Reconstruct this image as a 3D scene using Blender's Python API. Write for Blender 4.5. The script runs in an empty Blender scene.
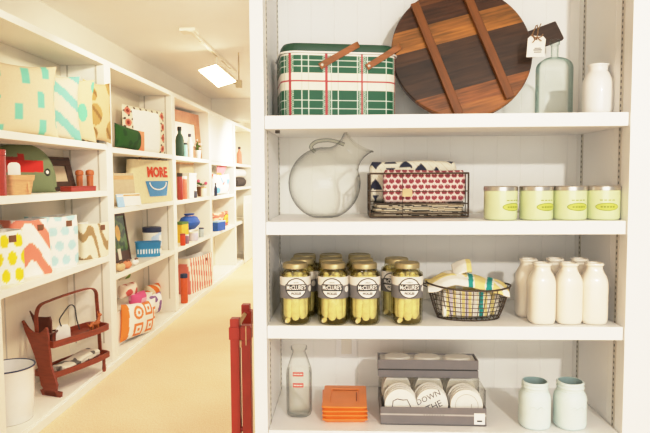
import bpy, bmesh, math, random
from mathutils import Vector, Matrix, noise
PI = math.pi
RND = random.Random(7)
SC = bpy.context.scene
C = SC.collection
rad = math.radians

# ------------------------------------------------------------------ camera
F, PIT, YAW, ROL = 597.47, 0.0657, 0.03987, -0.00591
CAM = Vector((0, 0, 1.4))
fwd = Vector((-math.sin(YAW)*math.cos(PIT), math.cos(YAW)*math.cos(PIT), -math.sin(PIT)))
r0 = Vector((math.cos(YAW), math.sin(YAW), 0)); u0 = r0.cross(fwd)
rgt = r0*math.cos(ROL)+u0*math.sin(ROL); upv = -r0*math.sin(ROL)+u0*math.cos(ROL)

def at(px, py, x=None, y=None, z=None):
    d = fwd + rgt*((px-325)/F) + upv*((216.5-py)/F)
    if x is not None: t = (x-CAM.x)/d.x
    elif y is not None: t = (y-CAM.y)/d.y
    else: t = (z-CAM.z)/d.z
    return CAM + d*t

cd = bpy.data.cameras.new('camera'); cam = bpy.data.objects.new('camera', cd); C.objects.link(cam)
cd.sensor_width = 36; cd.lens = 36*F/650; cd.clip_start = .05
cam.matrix_world = Matrix(((rgt.x, upv.x, -fwd.x, CAM.x), (rgt.y, upv.y, -fwd.y, CAM.y), (rgt.z, upv.z, -fwd.z, CAM.z), (0, 0, 0, 1)))
SC.camera = cam
SC.view_settings.view_transform = 'Standard'
SC.view_settings.look = 'None'
SC.cycles.transparent_max_bounces = 32
SC.cycles.max_bounces = 10

# --------------------------------------------------------------- materials
def lin(c):
    if isinstance(c, str):
        c = c.lstrip('#'); c = [int(c[i:i+2], 16)/255 for i in (0, 2, 4)]
    return tuple(v/12.92 if v <= .04045 else ((v+.055)/1.055)**2.4 for v in c)

M = {}
def nodes(name):
    m = bpy.data.materials.new(name); m.use_nodes = True
    return m, m.node_tree.nodes, m.node_tree.links, m.node_tree.nodes['Principled BSDF']

def mat(name, col, rough=.5, metal=0, var=.06, scale=30, bump=0, coat=0, emit=0, stretch=None, sheen=0):
    """plain surface with a little procedural mottling and bump"""
    m, N, L, P = nodes(name)
    c = lin(col)
    tc = N.new('ShaderNodeTexCoord'); nz = N.new('ShaderNodeTexNoise'); nz.inputs['Scale'].default_value = scale; nz.inputs['Detail'].default_value = 3
    if stretch:
        mp = N.new('ShaderNodeMapping'); mp.inputs['Scale'].default_value = stretch
        L.new(tc.outputs['Object'], mp.inputs[0]); L.new(mp.outputs[0], nz.inputs['Vector'])
    else: L.new(tc.outputs['Object'], nz.inputs['Vector'])
    rp = N.new('ShaderNodeValToRGB')
    rp.color_ramp.elements[0].position = .3; rp.color_ramp.elements[1].position = .7
    rp.color_ramp.elements[0].color = (*[v*(1-var) for v in c], 1)
    rp.color_ramp.elements[1].color = (*[min(1, v*(1+var)) for v in c], 1)
    L.new(nz.outputs['Fac'], rp.inputs['Fac']); L.new(rp.outputs['Color'], P.inputs['Base Color'])
    P.inputs['Roughness'].default_value = rough; P.inputs['Metallic'].default_value = metal
    P.inputs['Coat Weight'].default_value = coat; P.inputs['Coat Roughness'].default_value = .08
    if sheen: P.inputs['Sheen Weight'].default_value = sheen
    if bump:
        b = N.new('ShaderNodeBump'); b.inputs['Strength'].default_value = bump; b.inputs['Distance'].default_value = .004
        L.new(nz.outputs['Fac'], b.inputs['Height']); L.new(b.outputs[0], P.inputs['Normal'])
    if emit:
        P.inputs['Emission Color'].default_value = (*c, 1); P.inputs['Emission Strength'].default_value = emit
    M[name] = m
    return m

def vmat(name, rough=.8, coat=0, weave=0, metal=0):
    """printed surface: pattern comes from the mesh's own colour attribute, with woven / satin finish"""
    m, N, L, P = nodes(name)
    a = N.new('ShaderNodeAttribute'); a.attribute_name = 'Col'
    nz = N.new('ShaderNodeTexNoise'); nz.inputs['Scale'].default_value = 90; tc = N.new('ShaderNodeTexCoord'); L.new(tc.outputs['Object'], nz.inputs['Vector'])
    mr = N.new('ShaderNodeMapRange'); mr.inputs['To Min'].default_value = .93; mr.inputs['To Max'].default_value = 1.05; L.new(nz.outputs['Fac'], mr.inputs['Value'])
    mx = N.new('ShaderNodeMix'); mx.data_type = 'RGBA'; mx.blend_type = 'MULTIPLY'; mx.inputs['Factor'].default_value = 1
    L.new(a.outputs['Color'], mx.inputs['A']); L.new(mr.outputs[0], mx.inputs['B']); L.new(mx.outputs['Result'], P.inputs['Base Color'])
    P.inputs['Roughness'].default_value = rough; P.inputs['Coat Weight'].default_value = coat; P.inputs['Coat Roughness'].default_value = .12
    P.inputs['Metallic'].default_value = metal
    if weave:
        b = N.new('ShaderNodeBump'); b.inputs['Strength'].default_value = weave; b.inputs['Distance'].default_value = .003
        n2 = N.new('ShaderNodeTexNoise'); n2.inputs['Scale'].default_value = 14; L.new(tc.outputs['Object'], n2.inputs['Vector'])
        L.new(n2.outputs['Fac'], b.inputs['Height']); L.new(b.outputs[0], P.inputs['Normal'])
    M[name] = m
    return m

def glass(name, tint, edge, gloss=.9, power=.35, cloud=0, cloudcol=(1, 1, 1), edgepow=6):
    """thin-walled glass: clear through the middle, darker towards the silhouette, glossy skin"""
    m, N, L, P = nodes(name); N.remove(P); out = N['Material Output']
    lw = N.new('ShaderNodeLayerWeight'); lw.inputs['Blend'].default_value = power
    pw = N.new('ShaderNodeMath'); pw.operation = 'POWER'; pw.inputs[1].default_value = edgepow; L.new(lw.outputs['Facing'], pw.inputs[0])
    mx = N.new('ShaderNodeMix'); mx.data_type = 'RGBA'; mx.inputs['A'].default_value = (*lin(tint), 1); mx.inputs['B'].default_value = (*lin(edge), 1)
    L.new(pw.outputs[0], mx.inputs['Factor'])
    t = N.new('ShaderNodeBsdfTransparent'); L.new(mx.outputs['Result'], t.inputs['Color'])
    g = N.new('ShaderNodeBsdfGlossy'); g.inputs['Roughness'].default_value = .04; g.inputs['Color'].default_value = (gloss, gloss, gloss, 1)
    fa = N.new('ShaderNodeMath'); fa.operation = 'POWER'; fa.inputs[1].default_value = 4; l5 = N.new('ShaderNodeLayerWeight'); l5.inputs['Blend'].default_value = .5; L.new(l5.outputs['Facing'], fa.inputs[0])
    fr = N.new('ShaderNodeMath'); fr.operation = 'MULTIPLY_ADD'; fr.inputs[1].default_value = .55; fr.inputs[2].default_value = .022; L.new(fa.outputs[0], fr.inputs[0])
    nz = N.new('ShaderNodeTexNoise'); nz.inputs['Scale'].default_value = 22; tc = N.new('ShaderNodeTexCoord'); L.new(tc.outputs['Object'], nz.inputs['Vector'])
    b = N.new('ShaderNodeBump'); b.inputs['Strength'].default_value = .12; b.inputs['Distance'].default_value = .004; L.new(nz.outputs['Fac'], b.inputs['Height'])
    L.new(b.outputs[0], g.inputs['Normal']); L.new(b.outputs[0], l5.inputs['Normal'])
    s = N.new('ShaderNodeMixShader'); L.new(fr.outputs[0], s.inputs[0])
    first = t
    if cloud:
        d = N.new('ShaderNodeBsdfDiffuse'); d.inputs['Color'].default_value = (*lin(cloudcol), 1)
        s2 = N.new('ShaderNodeMixShader'); s2.inputs[0].default_value = cloud; L.new(t.outputs[0], s2.inputs[1]); L.new(d.outputs[0], s2.inputs[2]); first = s2
    L.new(first.outputs[0], s.inputs[1]); L.new(g.outputs[0], s.inputs[2]); L.new(s.outputs[0], out.inputs['Surface'])
    M[name] = m
    return m

mat('white_paint', '#f5f3ef', .45, var=.012, scale=6)
mat('white_paint_soft', '#eee8db', .55, var=.015, scale=6)
mat('shade_paint', '#e2dccd', .6, var=.015, scale=6)
mat('left_paint', '#f7f1e4', .45, var=.012, scale=6)
mat('left_back', '#eadfc8', .6, var=.02, scale=6)
mat('ceiling_paint', '#f8f3ea', .8, var=.012, scale=3)
mat('wall_paint', '#e9e0cf', .8, var=.015, scale=3)
mat('slot_dark', '#4a443c', .7, var=.1)
mat('strip_metal', '#c9c2b4', .45, var=.04)
mat('cream_ceramic', '#f3e9d8', .32, var=.015, scale=8, coat=.35)
mat('white_ceramic', '#f6f1ea', .35, var=.012, scale=8, coat=.3)
mat('enamel', '#f6f3ee', .25, var=.01, coat=.5)
mat('navy', '#27314f', .5, var=.05)
mat('black', '#1d1a18', .5, var=.1)
mat('mint_paint', '#dfece7', .55, var=.03, scale=12)
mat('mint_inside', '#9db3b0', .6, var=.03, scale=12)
mat('orange_glaze', '#f68f3c', .42, var=.05, scale=14, coat=.25)
mat('orange_shadow', '#9c4a1c', .6, var=.08)
mat('rust_wood', '#8a3a22', .5, var=.16, scale=12, stretch=(1, 1, 6), coat=.15)
mat('rust_dark', '#5d2a1c', .55, var=.2, scale=12)
mat('red_paint', '#a82a18', .42, var=.1, scale=16, coat=.25)
mat('raw_wood', '#d9b98a', .6, var=.12, scale=20)
mat('strap_wood', '#8f5a2c', .65, var=.22, scale=16, stretch=(1, 6, 6))
mat('batten_wood', '#7d481c', .5, var=.18, scale=10, stretch=(8, 1, 8))
mat('dark_wood', '#3d2a1e', .55, var=.3, scale=14, stretch=(1, 8, 8))
mat('frame_wood', '#4c3225', .55, var=.25, scale=14)
mat('pink_wood', '#b58262', .55, var=.12, scale=14)
mat('chip_wood', '#d8a877', .6, var=.12, scale=18, stretch=(1, 1, 6))
mat('twine', '#8f6b45', .9, var=.2, scale=200)
mat('paper', '#f3ece0', .8, var=.02)
mat('ink', '#3b3936', .7, var=.05)
mat('red_ink', '#cf5648', .6, var=.05)
mat('lid_gold', '#b8a87c', .42, metal=.7, var=.06)
mat('lid_silver', '#c9c2b6', .28, metal=.9, var=.05)
mat('wire', '#57483a', .45, metal=.6, var=.12, scale=80)
mat('rivet', '#cfc4b4', .3, metal=.8)
mat('tin_green', '#1f4a30', .5, var=.05, coat=.1)
mat('spear', '#f8f1d2', .45, var=.14, scale=60, coat=.3)
mat('spear_dark', '#9f9a3e', .45, var=.2, scale=60, coat=.3)
mat('garlic', '#efe3c2', .5, var=.05)
mat('grey_card', '#7e7876', .5, var=.04)
mat('pale_line', '#b9b3ad', .5, var=.03)
mat('coaster', '#f7f3ec', .75, var=.03, scale=40)
mat('wrap_top', '#cfc9bc', .4, var=.05)
mat('leather', '#7b5134', .6, var=.12)
mat('red_tin', '#a93a2a', .4, var=.08, coat=.3)
mat('orange_tin', '#d9602e', .4, var=.08)
mat('amber', '#b7652f', .45, var=.16, scale=25)
mat('blue_enamel', '#2f86b8', .4, var=.06, coat=.3)
mat('white_plain', '#f4efe6', .6, var=.02)
mat('pink', '#e0708a', .8, var=.12)
mat('green_leaf', '#5f7f3a', .7, var=.2)
mat('green_fab', '#2f6424', .85, var=.14)
mat('peach', '#e89468', .85, var=.08)
mat('yellow', '#e6bd3c', .6, var=.08)
mat('blue', '#2f5fae', .6, var=.08)
mat('bright_orange', '#ec8a3a', .7, var=.05)
mat('denim', '#5a5a66', .9, var=.12)
mat('charcoal', '#4b4038', .9, var=.2)
mat('lamp_white', '#f4ead6', .4, var=.02)
mat('lamp_metal', '#b6a88a', .35, metal=.6, var=.05)
mat('lamp_glow', '#fff2d8', .4, emit=14)
mat('pink_photo', '#e9dccb', .5, var=.05)
vmat('print_fabric', .9, weave=.35)
vmat('print_gloss', .6, coat=0)
vmat('print_satin', .55, coat=.15)
glass('clear_glass', '#fefefc', '#4c5044', power=.5, edgepow=3.6)
glass('pitcher_glass', '#fefefc', '#2e3228', power=.5, edgepow=3.6)
glass('handle_glass', '#f2f3ee', '#4c5146', power=.5, edgepow=1.4)
glass('aqua_glass', '#fafdfb', '#3f8272', power=.5, edgepow=1.7)
glass('jar_glass', '#fbfaf0', '#8f8a58', power=.5, edgepow=6)
glass('brine', '#fdf8de', '#9c8638', power=.5, cloud=.015, cloudcol='#d9c05a', gloss=.3, edgepow=3)
glass('clear_plastic', '#fdfcf9', '#d8d5cc', power=.4, gloss=.35)

# beadboard back panel: fine vertical grooves
def beadboard(name, col, step):
    m, N, L, P = nodes(name)
    tc = N.new('ShaderNodeTexCoord'); sp = N.new('ShaderNodeSeparateXYZ'); L.new(tc.outputs['Object'], sp.inputs[0])
    a = N.new('ShaderNodeMath'); a.operation = 'PINGPONG'; a.inputs[1].default_value = step/2; L.new(sp.outputs['X'], a.inputs[0])
    mr = N.new('ShaderNodeMapRange'); mr.inputs['From Max'].default_value = .0025; L.new(a.outputs[0], mr.inputs['Value'])
    rp = N.new('ShaderNodeMix'); rp.data_type = 'RGBA'; c = lin(col)
    rp.inputs['A'].default_value = (*[v*.965 for v in c], 1); rp.inputs['B'].default_value = (*c, 1); L.new(mr.outputs[0], rp.inputs['Factor'])
    L.new(rp.outputs['Result'], P.inputs['Base Color']); P.inputs['Roughness'].default_value = 1.15
    b = N.new('ShaderNodeBump'); b.inputs['Distance'].default_value = .0006; L.new(mr.outputs[0], b.inputs['Height']); L.new(b.outputs[0], P.inputs['Normal'])
    M[name] = m
beadboard('beadboard', '#f8f5ee', .075)
beadboard('beadboard_warm', '#eadfc8', .075)

# sisal floor
def sisal():
    m, N, L, P = nodes('sisal')
    tc = N.new('ShaderNodeTexCoord')
    n1 = N.new('ShaderNodeTexNoise'); n1.inputs['Scale'].default_value = 2.2
    mp = N.new('ShaderNodeMapping'); mp.inputs['Scale'].default_value = (160, 60, 1); L.new(tc.outputs['Object'], mp.inputs[0])
    n2 = N.new('ShaderNodeTexNoise'); n2.inputs['Scale'].default_value = 1; n2.inputs['Detail'].default_value = 4
    L.new(tc.outputs['Object'], n1.inputs['Vector']); L.new(mp.outputs[0], n2.inputs['Vector'])
    ad = N.new('ShaderNodeMath'); ad.operation = 'MULTIPLY_ADD'; ad.inputs[1].default_value = .35; L.new(n1.outputs['Fac'], ad.inputs[0]); L.new(n2.outputs['Fac'], ad.inputs[2])
    rp = N.new('ShaderNodeValToRGB'); rp.color_ramp.elements[0].position = .4; rp.color_ramp.elements[1].position = .95
    rp.color_ramp.elements[0].color = (*lin('#e9c79c'), 1); rp.color_ramp.elements[1].color = (*lin('#fae2c2'), 1)
    L.new(ad.outputs[0], rp.inputs['Fac']); L.new(rp.outputs[0], P.inputs['Base Color']); P.inputs['Roughness'].default_value = .95
    b = N.new('ShaderNodeBump'); b.inputs['Strength'].default_value = .3; b.inputs['Distance'].default_value = .004; L.new(n2.outputs['Fac'], b.inputs['Height']); L.new(b.outputs[0], P.inputs['Normal'])
    M['sisal'] = m
sisal()

# reclaimed plank board
def planks():
    m, N, L, P = nodes('reclaimed_planks')
    tc = N.new('ShaderNodeTexCoord'); sp = N.new('ShaderNodeSeparateXYZ'); L.new(tc.outputs['Object'], sp.inputs[0])
    w = N.new('ShaderNodeTexNoise'); w.inputs['Scale'].default_value = 6; L.new(tc.outputs['Object'], w.inputs['Vector'])
    mr = N.new('ShaderNodeMapRange'); mr.inputs['From Min'].default_value = -.235; mr.inputs['From Max'].default_value = .235; L.new(sp.outputs['Y'], mr.inputs['Value'])
    rp = N.new('ShaderNodeValToRGB'); cr = rp.color_ramp; cr.interpolation = 'CONSTANT'
    st = [(0, '#5a3218'), (.04, '#a0642a'), (.15, '#935726'), (.257, '#432a18'), (.40, '#3a2415'), (.50, '#4a2d18'), (.579, '#a86d2c'), (.66, '#9c642a'), (.73, '#4c2b16'), (.86, '#6d4020')]
    cr.elements[0].position = 0; cr.elements[0].color = (*lin(st[0][1]), 1)
    cr.elements[1].position = st[1][0]; cr.elements[1].color = (*lin(st[1][1]), 1)
    for p, c in st[2:]:
        e = cr.elements.new(p); e.color = (*lin(c), 1)
    L.new(mr.outputs[0], rp.inputs['Fac'])
    mp = N.new('ShaderNodeMapping'); mp.inputs['Scale'].default_value = (7, 130, 7); L.new(tc.outputs['Object'], mp.inputs[0])
    g = N.new('ShaderNodeTexNoise'); g.inputs['Scale'].default_value = 1; g.inputs['Detail'].default_value = 5; L.new(mp.outputs[0], g.inputs['Vector'])
    mp2 = N.new('ShaderNodeMapping'); mp2.inputs['Scale'].default_value = (5, 16, 5); L.new(tc.outputs['Object'], mp2.inputs[0])
    g2 = N.new('ShaderNodeTexNoise'); g2.inputs['Scale'].default_value = 1.3; g2.inputs['Detail'].default_value = 3; L.new(mp2.outputs[0], g2.inputs['Vector'])
    mu = N.new('ShaderNodeMath'); mu.operation = 'ADD'; L.new(g.outputs['Fac'], mu.inputs[0]); L.new(g2.outputs['Fac'], mu.inputs[1])
    m2 = N.new('ShaderNodeMapRange'); m2.inputs['From Min'].default_value = .55; m2.inputs['From Max'].default_value = 1.45; m2.inputs['To Min'].default_value = .1; m2.inputs['To Max'].default_value = 1.6; L.new(mu.outputs[0], m2.inputs['Value'])
    mx = N.new('ShaderNodeMix'); mx.data_type = 'RGBA'; mx.blend_type = 'MULTIPLY'; mx.inputs['Factor'].default_value = 1
    L.new(rp.outputs[0], mx.inputs['A']); L.new(m2.outputs[0], mx.inputs['B']); L.new(mx.outputs['Result'], P.inputs['Base Color'])
    P.inputs['Roughness'].default_value = .42; P.inputs['Coat Weight'].default_value = .15
    b = N.new('ShaderNodeBump'); b.inputs['Strength'].default_value = .25; b.inputs['Distance'].default_value = .002; L.new(g.outputs['Fac'], b.inputs['Height']); L.new(b.outputs[0], P.inputs['Normal'])
    M['reclaimed_planks'] = m
planks()

# ------------------------------------------------------------ mesh builder
class MB:
    def __init__(s): s.v = []; s.f = []
    def add(s, vs, fs, X=None):
        o = len(s.v)
        s.v += [tuple((X @ Vector(p)) if X is not None else p) for p in vs]
        s.f += [tuple(i+o for i in f) for f in fs]
        return s
    def box(s, c, d, X=None):
        x, y, z = c; a, b, e = d[0]/2, d[1]/2, d[2]/2
        vs = [(x+i*a, y+j*b, z+k*e) for k in (-1, 1) for j in (-1, 1) for i in (-1, 1)]
        return s.add(vs, [(0, 2, 3, 1), (4, 5, 7, 6), (0, 1, 5, 4), (2, 6, 7, 3), (0, 4, 6, 2), (1, 3, 7, 5)], X)
    def loft(s, rings, cap0=True, cap1=True, closed=True, X=None):
        n = len(rings[0]); vs = [p for r in rings for p in r]; fs = []
        for k in range(len(rings)-1):
            for i in range(n if closed else n-1):
                j = (i+1) % n
                fs.append((k*n+i, k*n+j, (k+1)*n+j, (k+1)*n+i))
        if cap0: fs.append(tuple(reversed(range(n))))
        if cap1: fs.append(tuple((len(rings)-1)*n+i for i in range(n)))
        return s.add(vs, fs, X)
    def lathe(s, prof, n=32, sq=0, cap0=True, cap1=True, c=(0, 0), X=None, sxy=(1, 1)):
        rings = []
        for r, z in prof:
            ring = []
            for i in range(n):
                t = 2*PI*i/n; q = 1.0
                if sq:
                    q = (abs(math.cos(t))**(2+sq)+abs(math.sin(t))**(2+sq))**(-1/(2+sq))
                ring.append((c[0]+r*q*math.cos(t)*sxy[0], c[1]+r*q*math.sin(t)*sxy[1], z))
            rings.append(ring)
        return s.loft(rings, cap0, cap1, X=X)
    def tube(s, pts, r, n=8, closed=False, X=None, flat=None):
        pts = [Vector(p) for p in pts]; m = len(pts); rings = []; up = None
        for i, p in enumerate(pts):
            a = pts[i-1] if (i > 0 or closed) else p; b = pts[(i+1) % m] if (i < m-1 or closed) else p
            t = (b-a).normalized()
            if up is None:
                up = Vector((0, 0, 1)) if abs(t.z) < .9 else Vector((1, 0, 0))
            sd = t.cross(up)
            if sd.length < 1e-6: sd = t.orthogonal()
            sd.normalize(); up = sd.cross(t).normalized()
            rr = r[i] if isinstance(r, (list, tuple)) else r
            f = flat or (1, 1)
            rings.append([tuple(p+sd*math.cos(2*PI*k/n)*rr*f[0]+up*math.sin(2*PI*k/n)*rr*f[1]) for k in range(n)])
        if closed: rings.append(rings[0])
        return s.loft(rings, not closed, not closed, X=X)
    def strip(s, pts, w, t, wdir, X=None):
        """flat bent strip: path pts, width w along wdir, thickness t"""
        pts = [Vector(p) for p in pts]; wd = Vector(wdir).normalized(); rings = []
        for i, p in enumerate(pts):
            tg = (pts[min(i+1, len(pts)-1)]-pts[max(i-1, 0)]).normalized(); nn = tg.cross(wd).normalized()
            rings.append([tuple(p+wd*(a*w/2)+nn*(b*t/2)) for a, b in ((-1, -1), (1, -1), (1, 1), (-1, 1))])
        return s.loft(rings, X=X)
    def prism(s, poly, y0, y1, X=None):
        """2-D outline in x,z pushed from y0 to y1"""
        n = len(poly)
        vs = [(x, y0, z) for x, z in poly]+[(x, y1, z) for x, z in poly]
        fs = [tuple(range(n)), tuple(reversed(range(n, 2*n)))]+[(i, i+n, (i+1) % n+n, (i+1) % n) for i in range(n)]
        return s.add(vs, fs, X)
    def grid(s, fn, nu, nv, X=None):
        vs = [fn(i/nu, j/nv) for j in range(nv+1) for i in range(nu+1)]
        fs = [(j*(nu+1)+i, j*(nu+1)+i+1, (j+1)*(nu+1)+i+1, (j+1)*(nu+1)+i) for j in range(nv) for i in range(nu)]
        return s.add(vs, fs, X)
    def sphere(s, c, r, n=14, m=9, X=None, sc=(1, 1, 1)):
        prof = [(max(1e-4, r*math.sin(PI*k/m)), -r*math.cos(PI*k/m)) for k in range(m+1)]
        T = Matrix.Translation(c) @ Matrix.Diagonal((*sc, 1))
        return s.lathe(prof, n, X=(X @ T) if X is not None else T)
    def text(s, body, size, fmap, align='CENTER', bold=0):
        cu = bpy.data.curves.new('t', 'FONT'); cu.body = body; cu.size = size; cu.align_x = align; cu.align_y = 'CENTER'; cu.offset = bold; cu.resolution_u = 2
        o = bpy.data.objects.new('t', cu); C.objects.link(o)
        bpy.context.view_layer.update()
        me = bpy.data.meshes.new_from_object(o.evaluated_get(bpy.context.evaluated_depsgraph_get()))
        s.add([fmap(v.co.x, v.co.y) for v in me.vertices], [tuple(p.vertices) for p in me.polygons])
        bpy.data.objects.remove(o); bpy.data.curves.remove(cu); bpy.data.meshes.remove(me)
        return s
    def build(s, name, m, parent=None, smooth=35, bevel=0, color=None, fix=True, loc=None):
        me = bpy.data.meshes.new(name); me.from_pydata(s.v, [], s.f)
        if fix:
            bm = bmesh.new(); bm.from_mesh(me); bmesh.ops.recalc_face_normals(bm, faces=bm.faces); bm.to_mesh(me); bm.free()
        me.materials.append(M[m] if isinstance(m, str) else m)
        if smooth:
            me.shade_smooth(); me.set_sharp_from_angle(angle=rad(smooth))
        if color:
            at_ = me.attributes.new('Col', 'FLOAT_COLOR', 'POINT')
            for i, v in enumerate(me.vertices): at_.data[i].color = (*lin(color(*v.co)), 1)
        o = bpy.data.objects.new(name, me); C.objects.link(o)
        if parent: o.parent = parent
        if loc: o.location = loc
        if bevel:
            b = o.modifiers.new('bevel', 'BEVEL'); b.width = bevel; b.segments = 2; b.limit_method = 'ANGLE'; b.angle_limit = rad(40)
        return o

def thing(name, label, cat, loc=(0, 0, 0), rotz=0, group=None):
    o = bpy.data.objects.new(name, None); C.objects.link(o); o.empty_display_size = .05
    o.location = loc; o.rotation_euler = (0, 0, rotz)
    return tag(o, label, cat, group)
def tag(o, label, cat, group=None):
    o['label'] = label; o['category'] = cat
    if group: o['group'] = group
    return o
def struct(o):
    o['kind'] = 'structure'; return o
def dup(root, loc, rotz=0, label=None, group=None):
    r = root.copy(); C.objects.link(r); r.location = loc; r.rotation_euler = (0, 0, rotz)
    if label: r['label'] = label
    if group: r['group'] = group
    for ch in list(root.children):
        c = ch.copy(); C.objects.link(c); c.parent = r
        for g in list(ch.children):
            d = g.copy(); C.objects.link(d); d.parent = c
    return r

def rrect(w, d, r, n=6):
    """rounded rectangle ring, starting at +x side"""
    out = []
    for cx, cy, a0 in ((w/2-r, d/2-r, 0), (-w/2+r, d/2-r, 90), (-w/2+r, -d/2+r, 180), (w/2-r, -d/2+r, 270)):
        for k in range(n+1):
            a = rad(a0+90*k/n); out.append((cx+r*math.cos(a), cy+r*math.sin(a)))
    return out
def dense(ring, n):
    """resample closed ring to n points"""
    L = [0]; m = len(ring)
    for i in range(m):
        a, b = ring[i], ring[(i+1) % m]; L.append(L[-1]+math.hypot(b[0]-a[0], b[1]-a[1]))
    out = []; j = 0
    for k in range(n):
        t = L[-1]*k/n
        while L[j+1] < t: j += 1
        a, b = ring[j], ring[(j+1) % m]; q = (t-L[j])/max(1e-9, L[j+1]-L[j])
        out.append((a[0]+(b[0]-a[0])*q, a[1]+(b[1]-a[1])*q))
    return out

def catmull(P, m=6):
    out = []
    for i in range(len(P)-1):
        p0 = Vector(P[max(i-1, 0)]); p1 = Vector(P[i]); p2 = Vector(P[i+1]); p3 = Vector(P[min(i+2, len(P)-1)])
        for k in range(m):
            u = k/m; out.append(.5*((2*p1)+(-p0+p2)*u+(2*p0-5*p1+4*p2-p3)*u*u+(-p0+3*p1-3*p2+p3)*u**3))
    out.append(Vector(P[-1])); return out

# ----------------------------------------------------------------- setting
D, DB = 1.6, 1.9642           # front and back of the main bookcase
XL0, XL, XR = -.2612, -.2252, .7344
Z1, Z2, Z3, Z4 = 1.5658, 1.2802, .9945, .700
TH = .0365
LX, LB = -1.728, -2.044       # front and back of the wall units on the left
HC = 2.60                     # ceiling

def slab(name, lo, hi, m, bevel=0):
    c = [(a+b)/2 for a, b in zip(lo, hi)]; d = [b-a for a, b in zip(lo, hi)]
    o = MB().box((0, 0, 0), d).build(name, m, smooth=0, bevel=bevel); o.location = c
    return struct(o)
slab('floor', (-2.3, -3.2, -.05), (2.7, 12.2, 0), 'sisal')
slab('ceiling', (-2.3, -3.2, HC), (2.7, 12.2, HC+.06), 'ceiling_paint')
slab('wall_left', (-2.20, -3.2, 0), (-2.08, 12.2, HC), 'wall_paint')
slab('wall_back', (-2.3, 12.0, 0), (2.7, 12.12, HC), 'wall_paint')
slab('wall_right', (.7349, D, 0), (2.6, D+.1, HC), 'white_paint')
slab('trim_1', (-2.075, 9.07, 2.275), (2.6, 9.6, HC-.002), 'white_paint_soft')   # dropped header across the aisle

# ------------------------------------------------------------ main bookcase
bc = thing('bookcase', 'tall white painted bookcase filling the right half, with plank back', 'bookcase', ((XL+XR)/2, D, 0))
bx0 = (XL+XR)/2
def bpart(name, lo, hi, m, bevel=.0015):
    c = [(a+b)/2 for a, b in zip(lo, hi)]; d = [b-a for a, b in zip(lo, hi)]
    return MB().box((c[0]-bx0, c[1]-D, c[2]), d).build(name, m, bc, smooth=0, bevel=bevel)
bpart('side_panel', (XL0, D, 0), (XL, DB+.02, 2.30), 'white_paint')
bpart('side_panel', (XR, D+.1005, 0), (XR+.021, DB+.02, 2.30), 'white_paint', 0)
bpart('back_panel', (XL, DB, .1), (XR, DB+.02, 2.30), 'beadboard', 0)
for z in (.40, Z4, Z3, Z2, Z1, 2.06):
    bpart('shelf', (XL+.0005, D+.008, z-TH), (XR-.0005, DB-.0005, z), 'white_paint', .002)
bpart('plinth', (XL, D+.02, 0), (XR, D+.04, .10), 'white_paint')
bpart('top_panel', (XL, D, 2.30), (XR, DB+.02, 2.33), 'white_paint')
for x, sgn in ((XL, 1), (XR, -1)):
    for y in (D+.055, DB-.045):
        st = MB(); sl = MB()
        st.box((x+sgn*.001-bx0, y-D, 1.25), (.002, .016, 1.9))
        for k in range(118):
            sl.box((x+sgn*.0021-bx0, y-D, .34+k*.016), (.0008, .0045, .007))
        o = st.build('shelf_standard', 'strip_metal', bc, smooth=0)
        sl.build('slots', 'slot_dark', o, smooth=0)
MB().box((XL+.03-bx0, D+.05-D, Z1-TH-.004), (.012, .012, .008)).build('shelf_clip', 'slot_dark', bc, smooth=0, bevel=.001)

# wall outlet on the back panel under the third shelf
p = at(346.5, 346, y=DB)
t = thing('wall_outlet', 'white blank wall plate on bookcase back, above the orange trays', 'outlet', (p.x, DB, p.z))
MB().box((0, -.003, 0), (.07, .006, .075)).build('plate', 'white_paint', t, smooth=0, bevel=.002)
MB().box((0, -.007, 0), (.034, .003, .05)).build('socket', 'white_paint_soft', t, smooth=0, bevel=.001)

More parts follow.
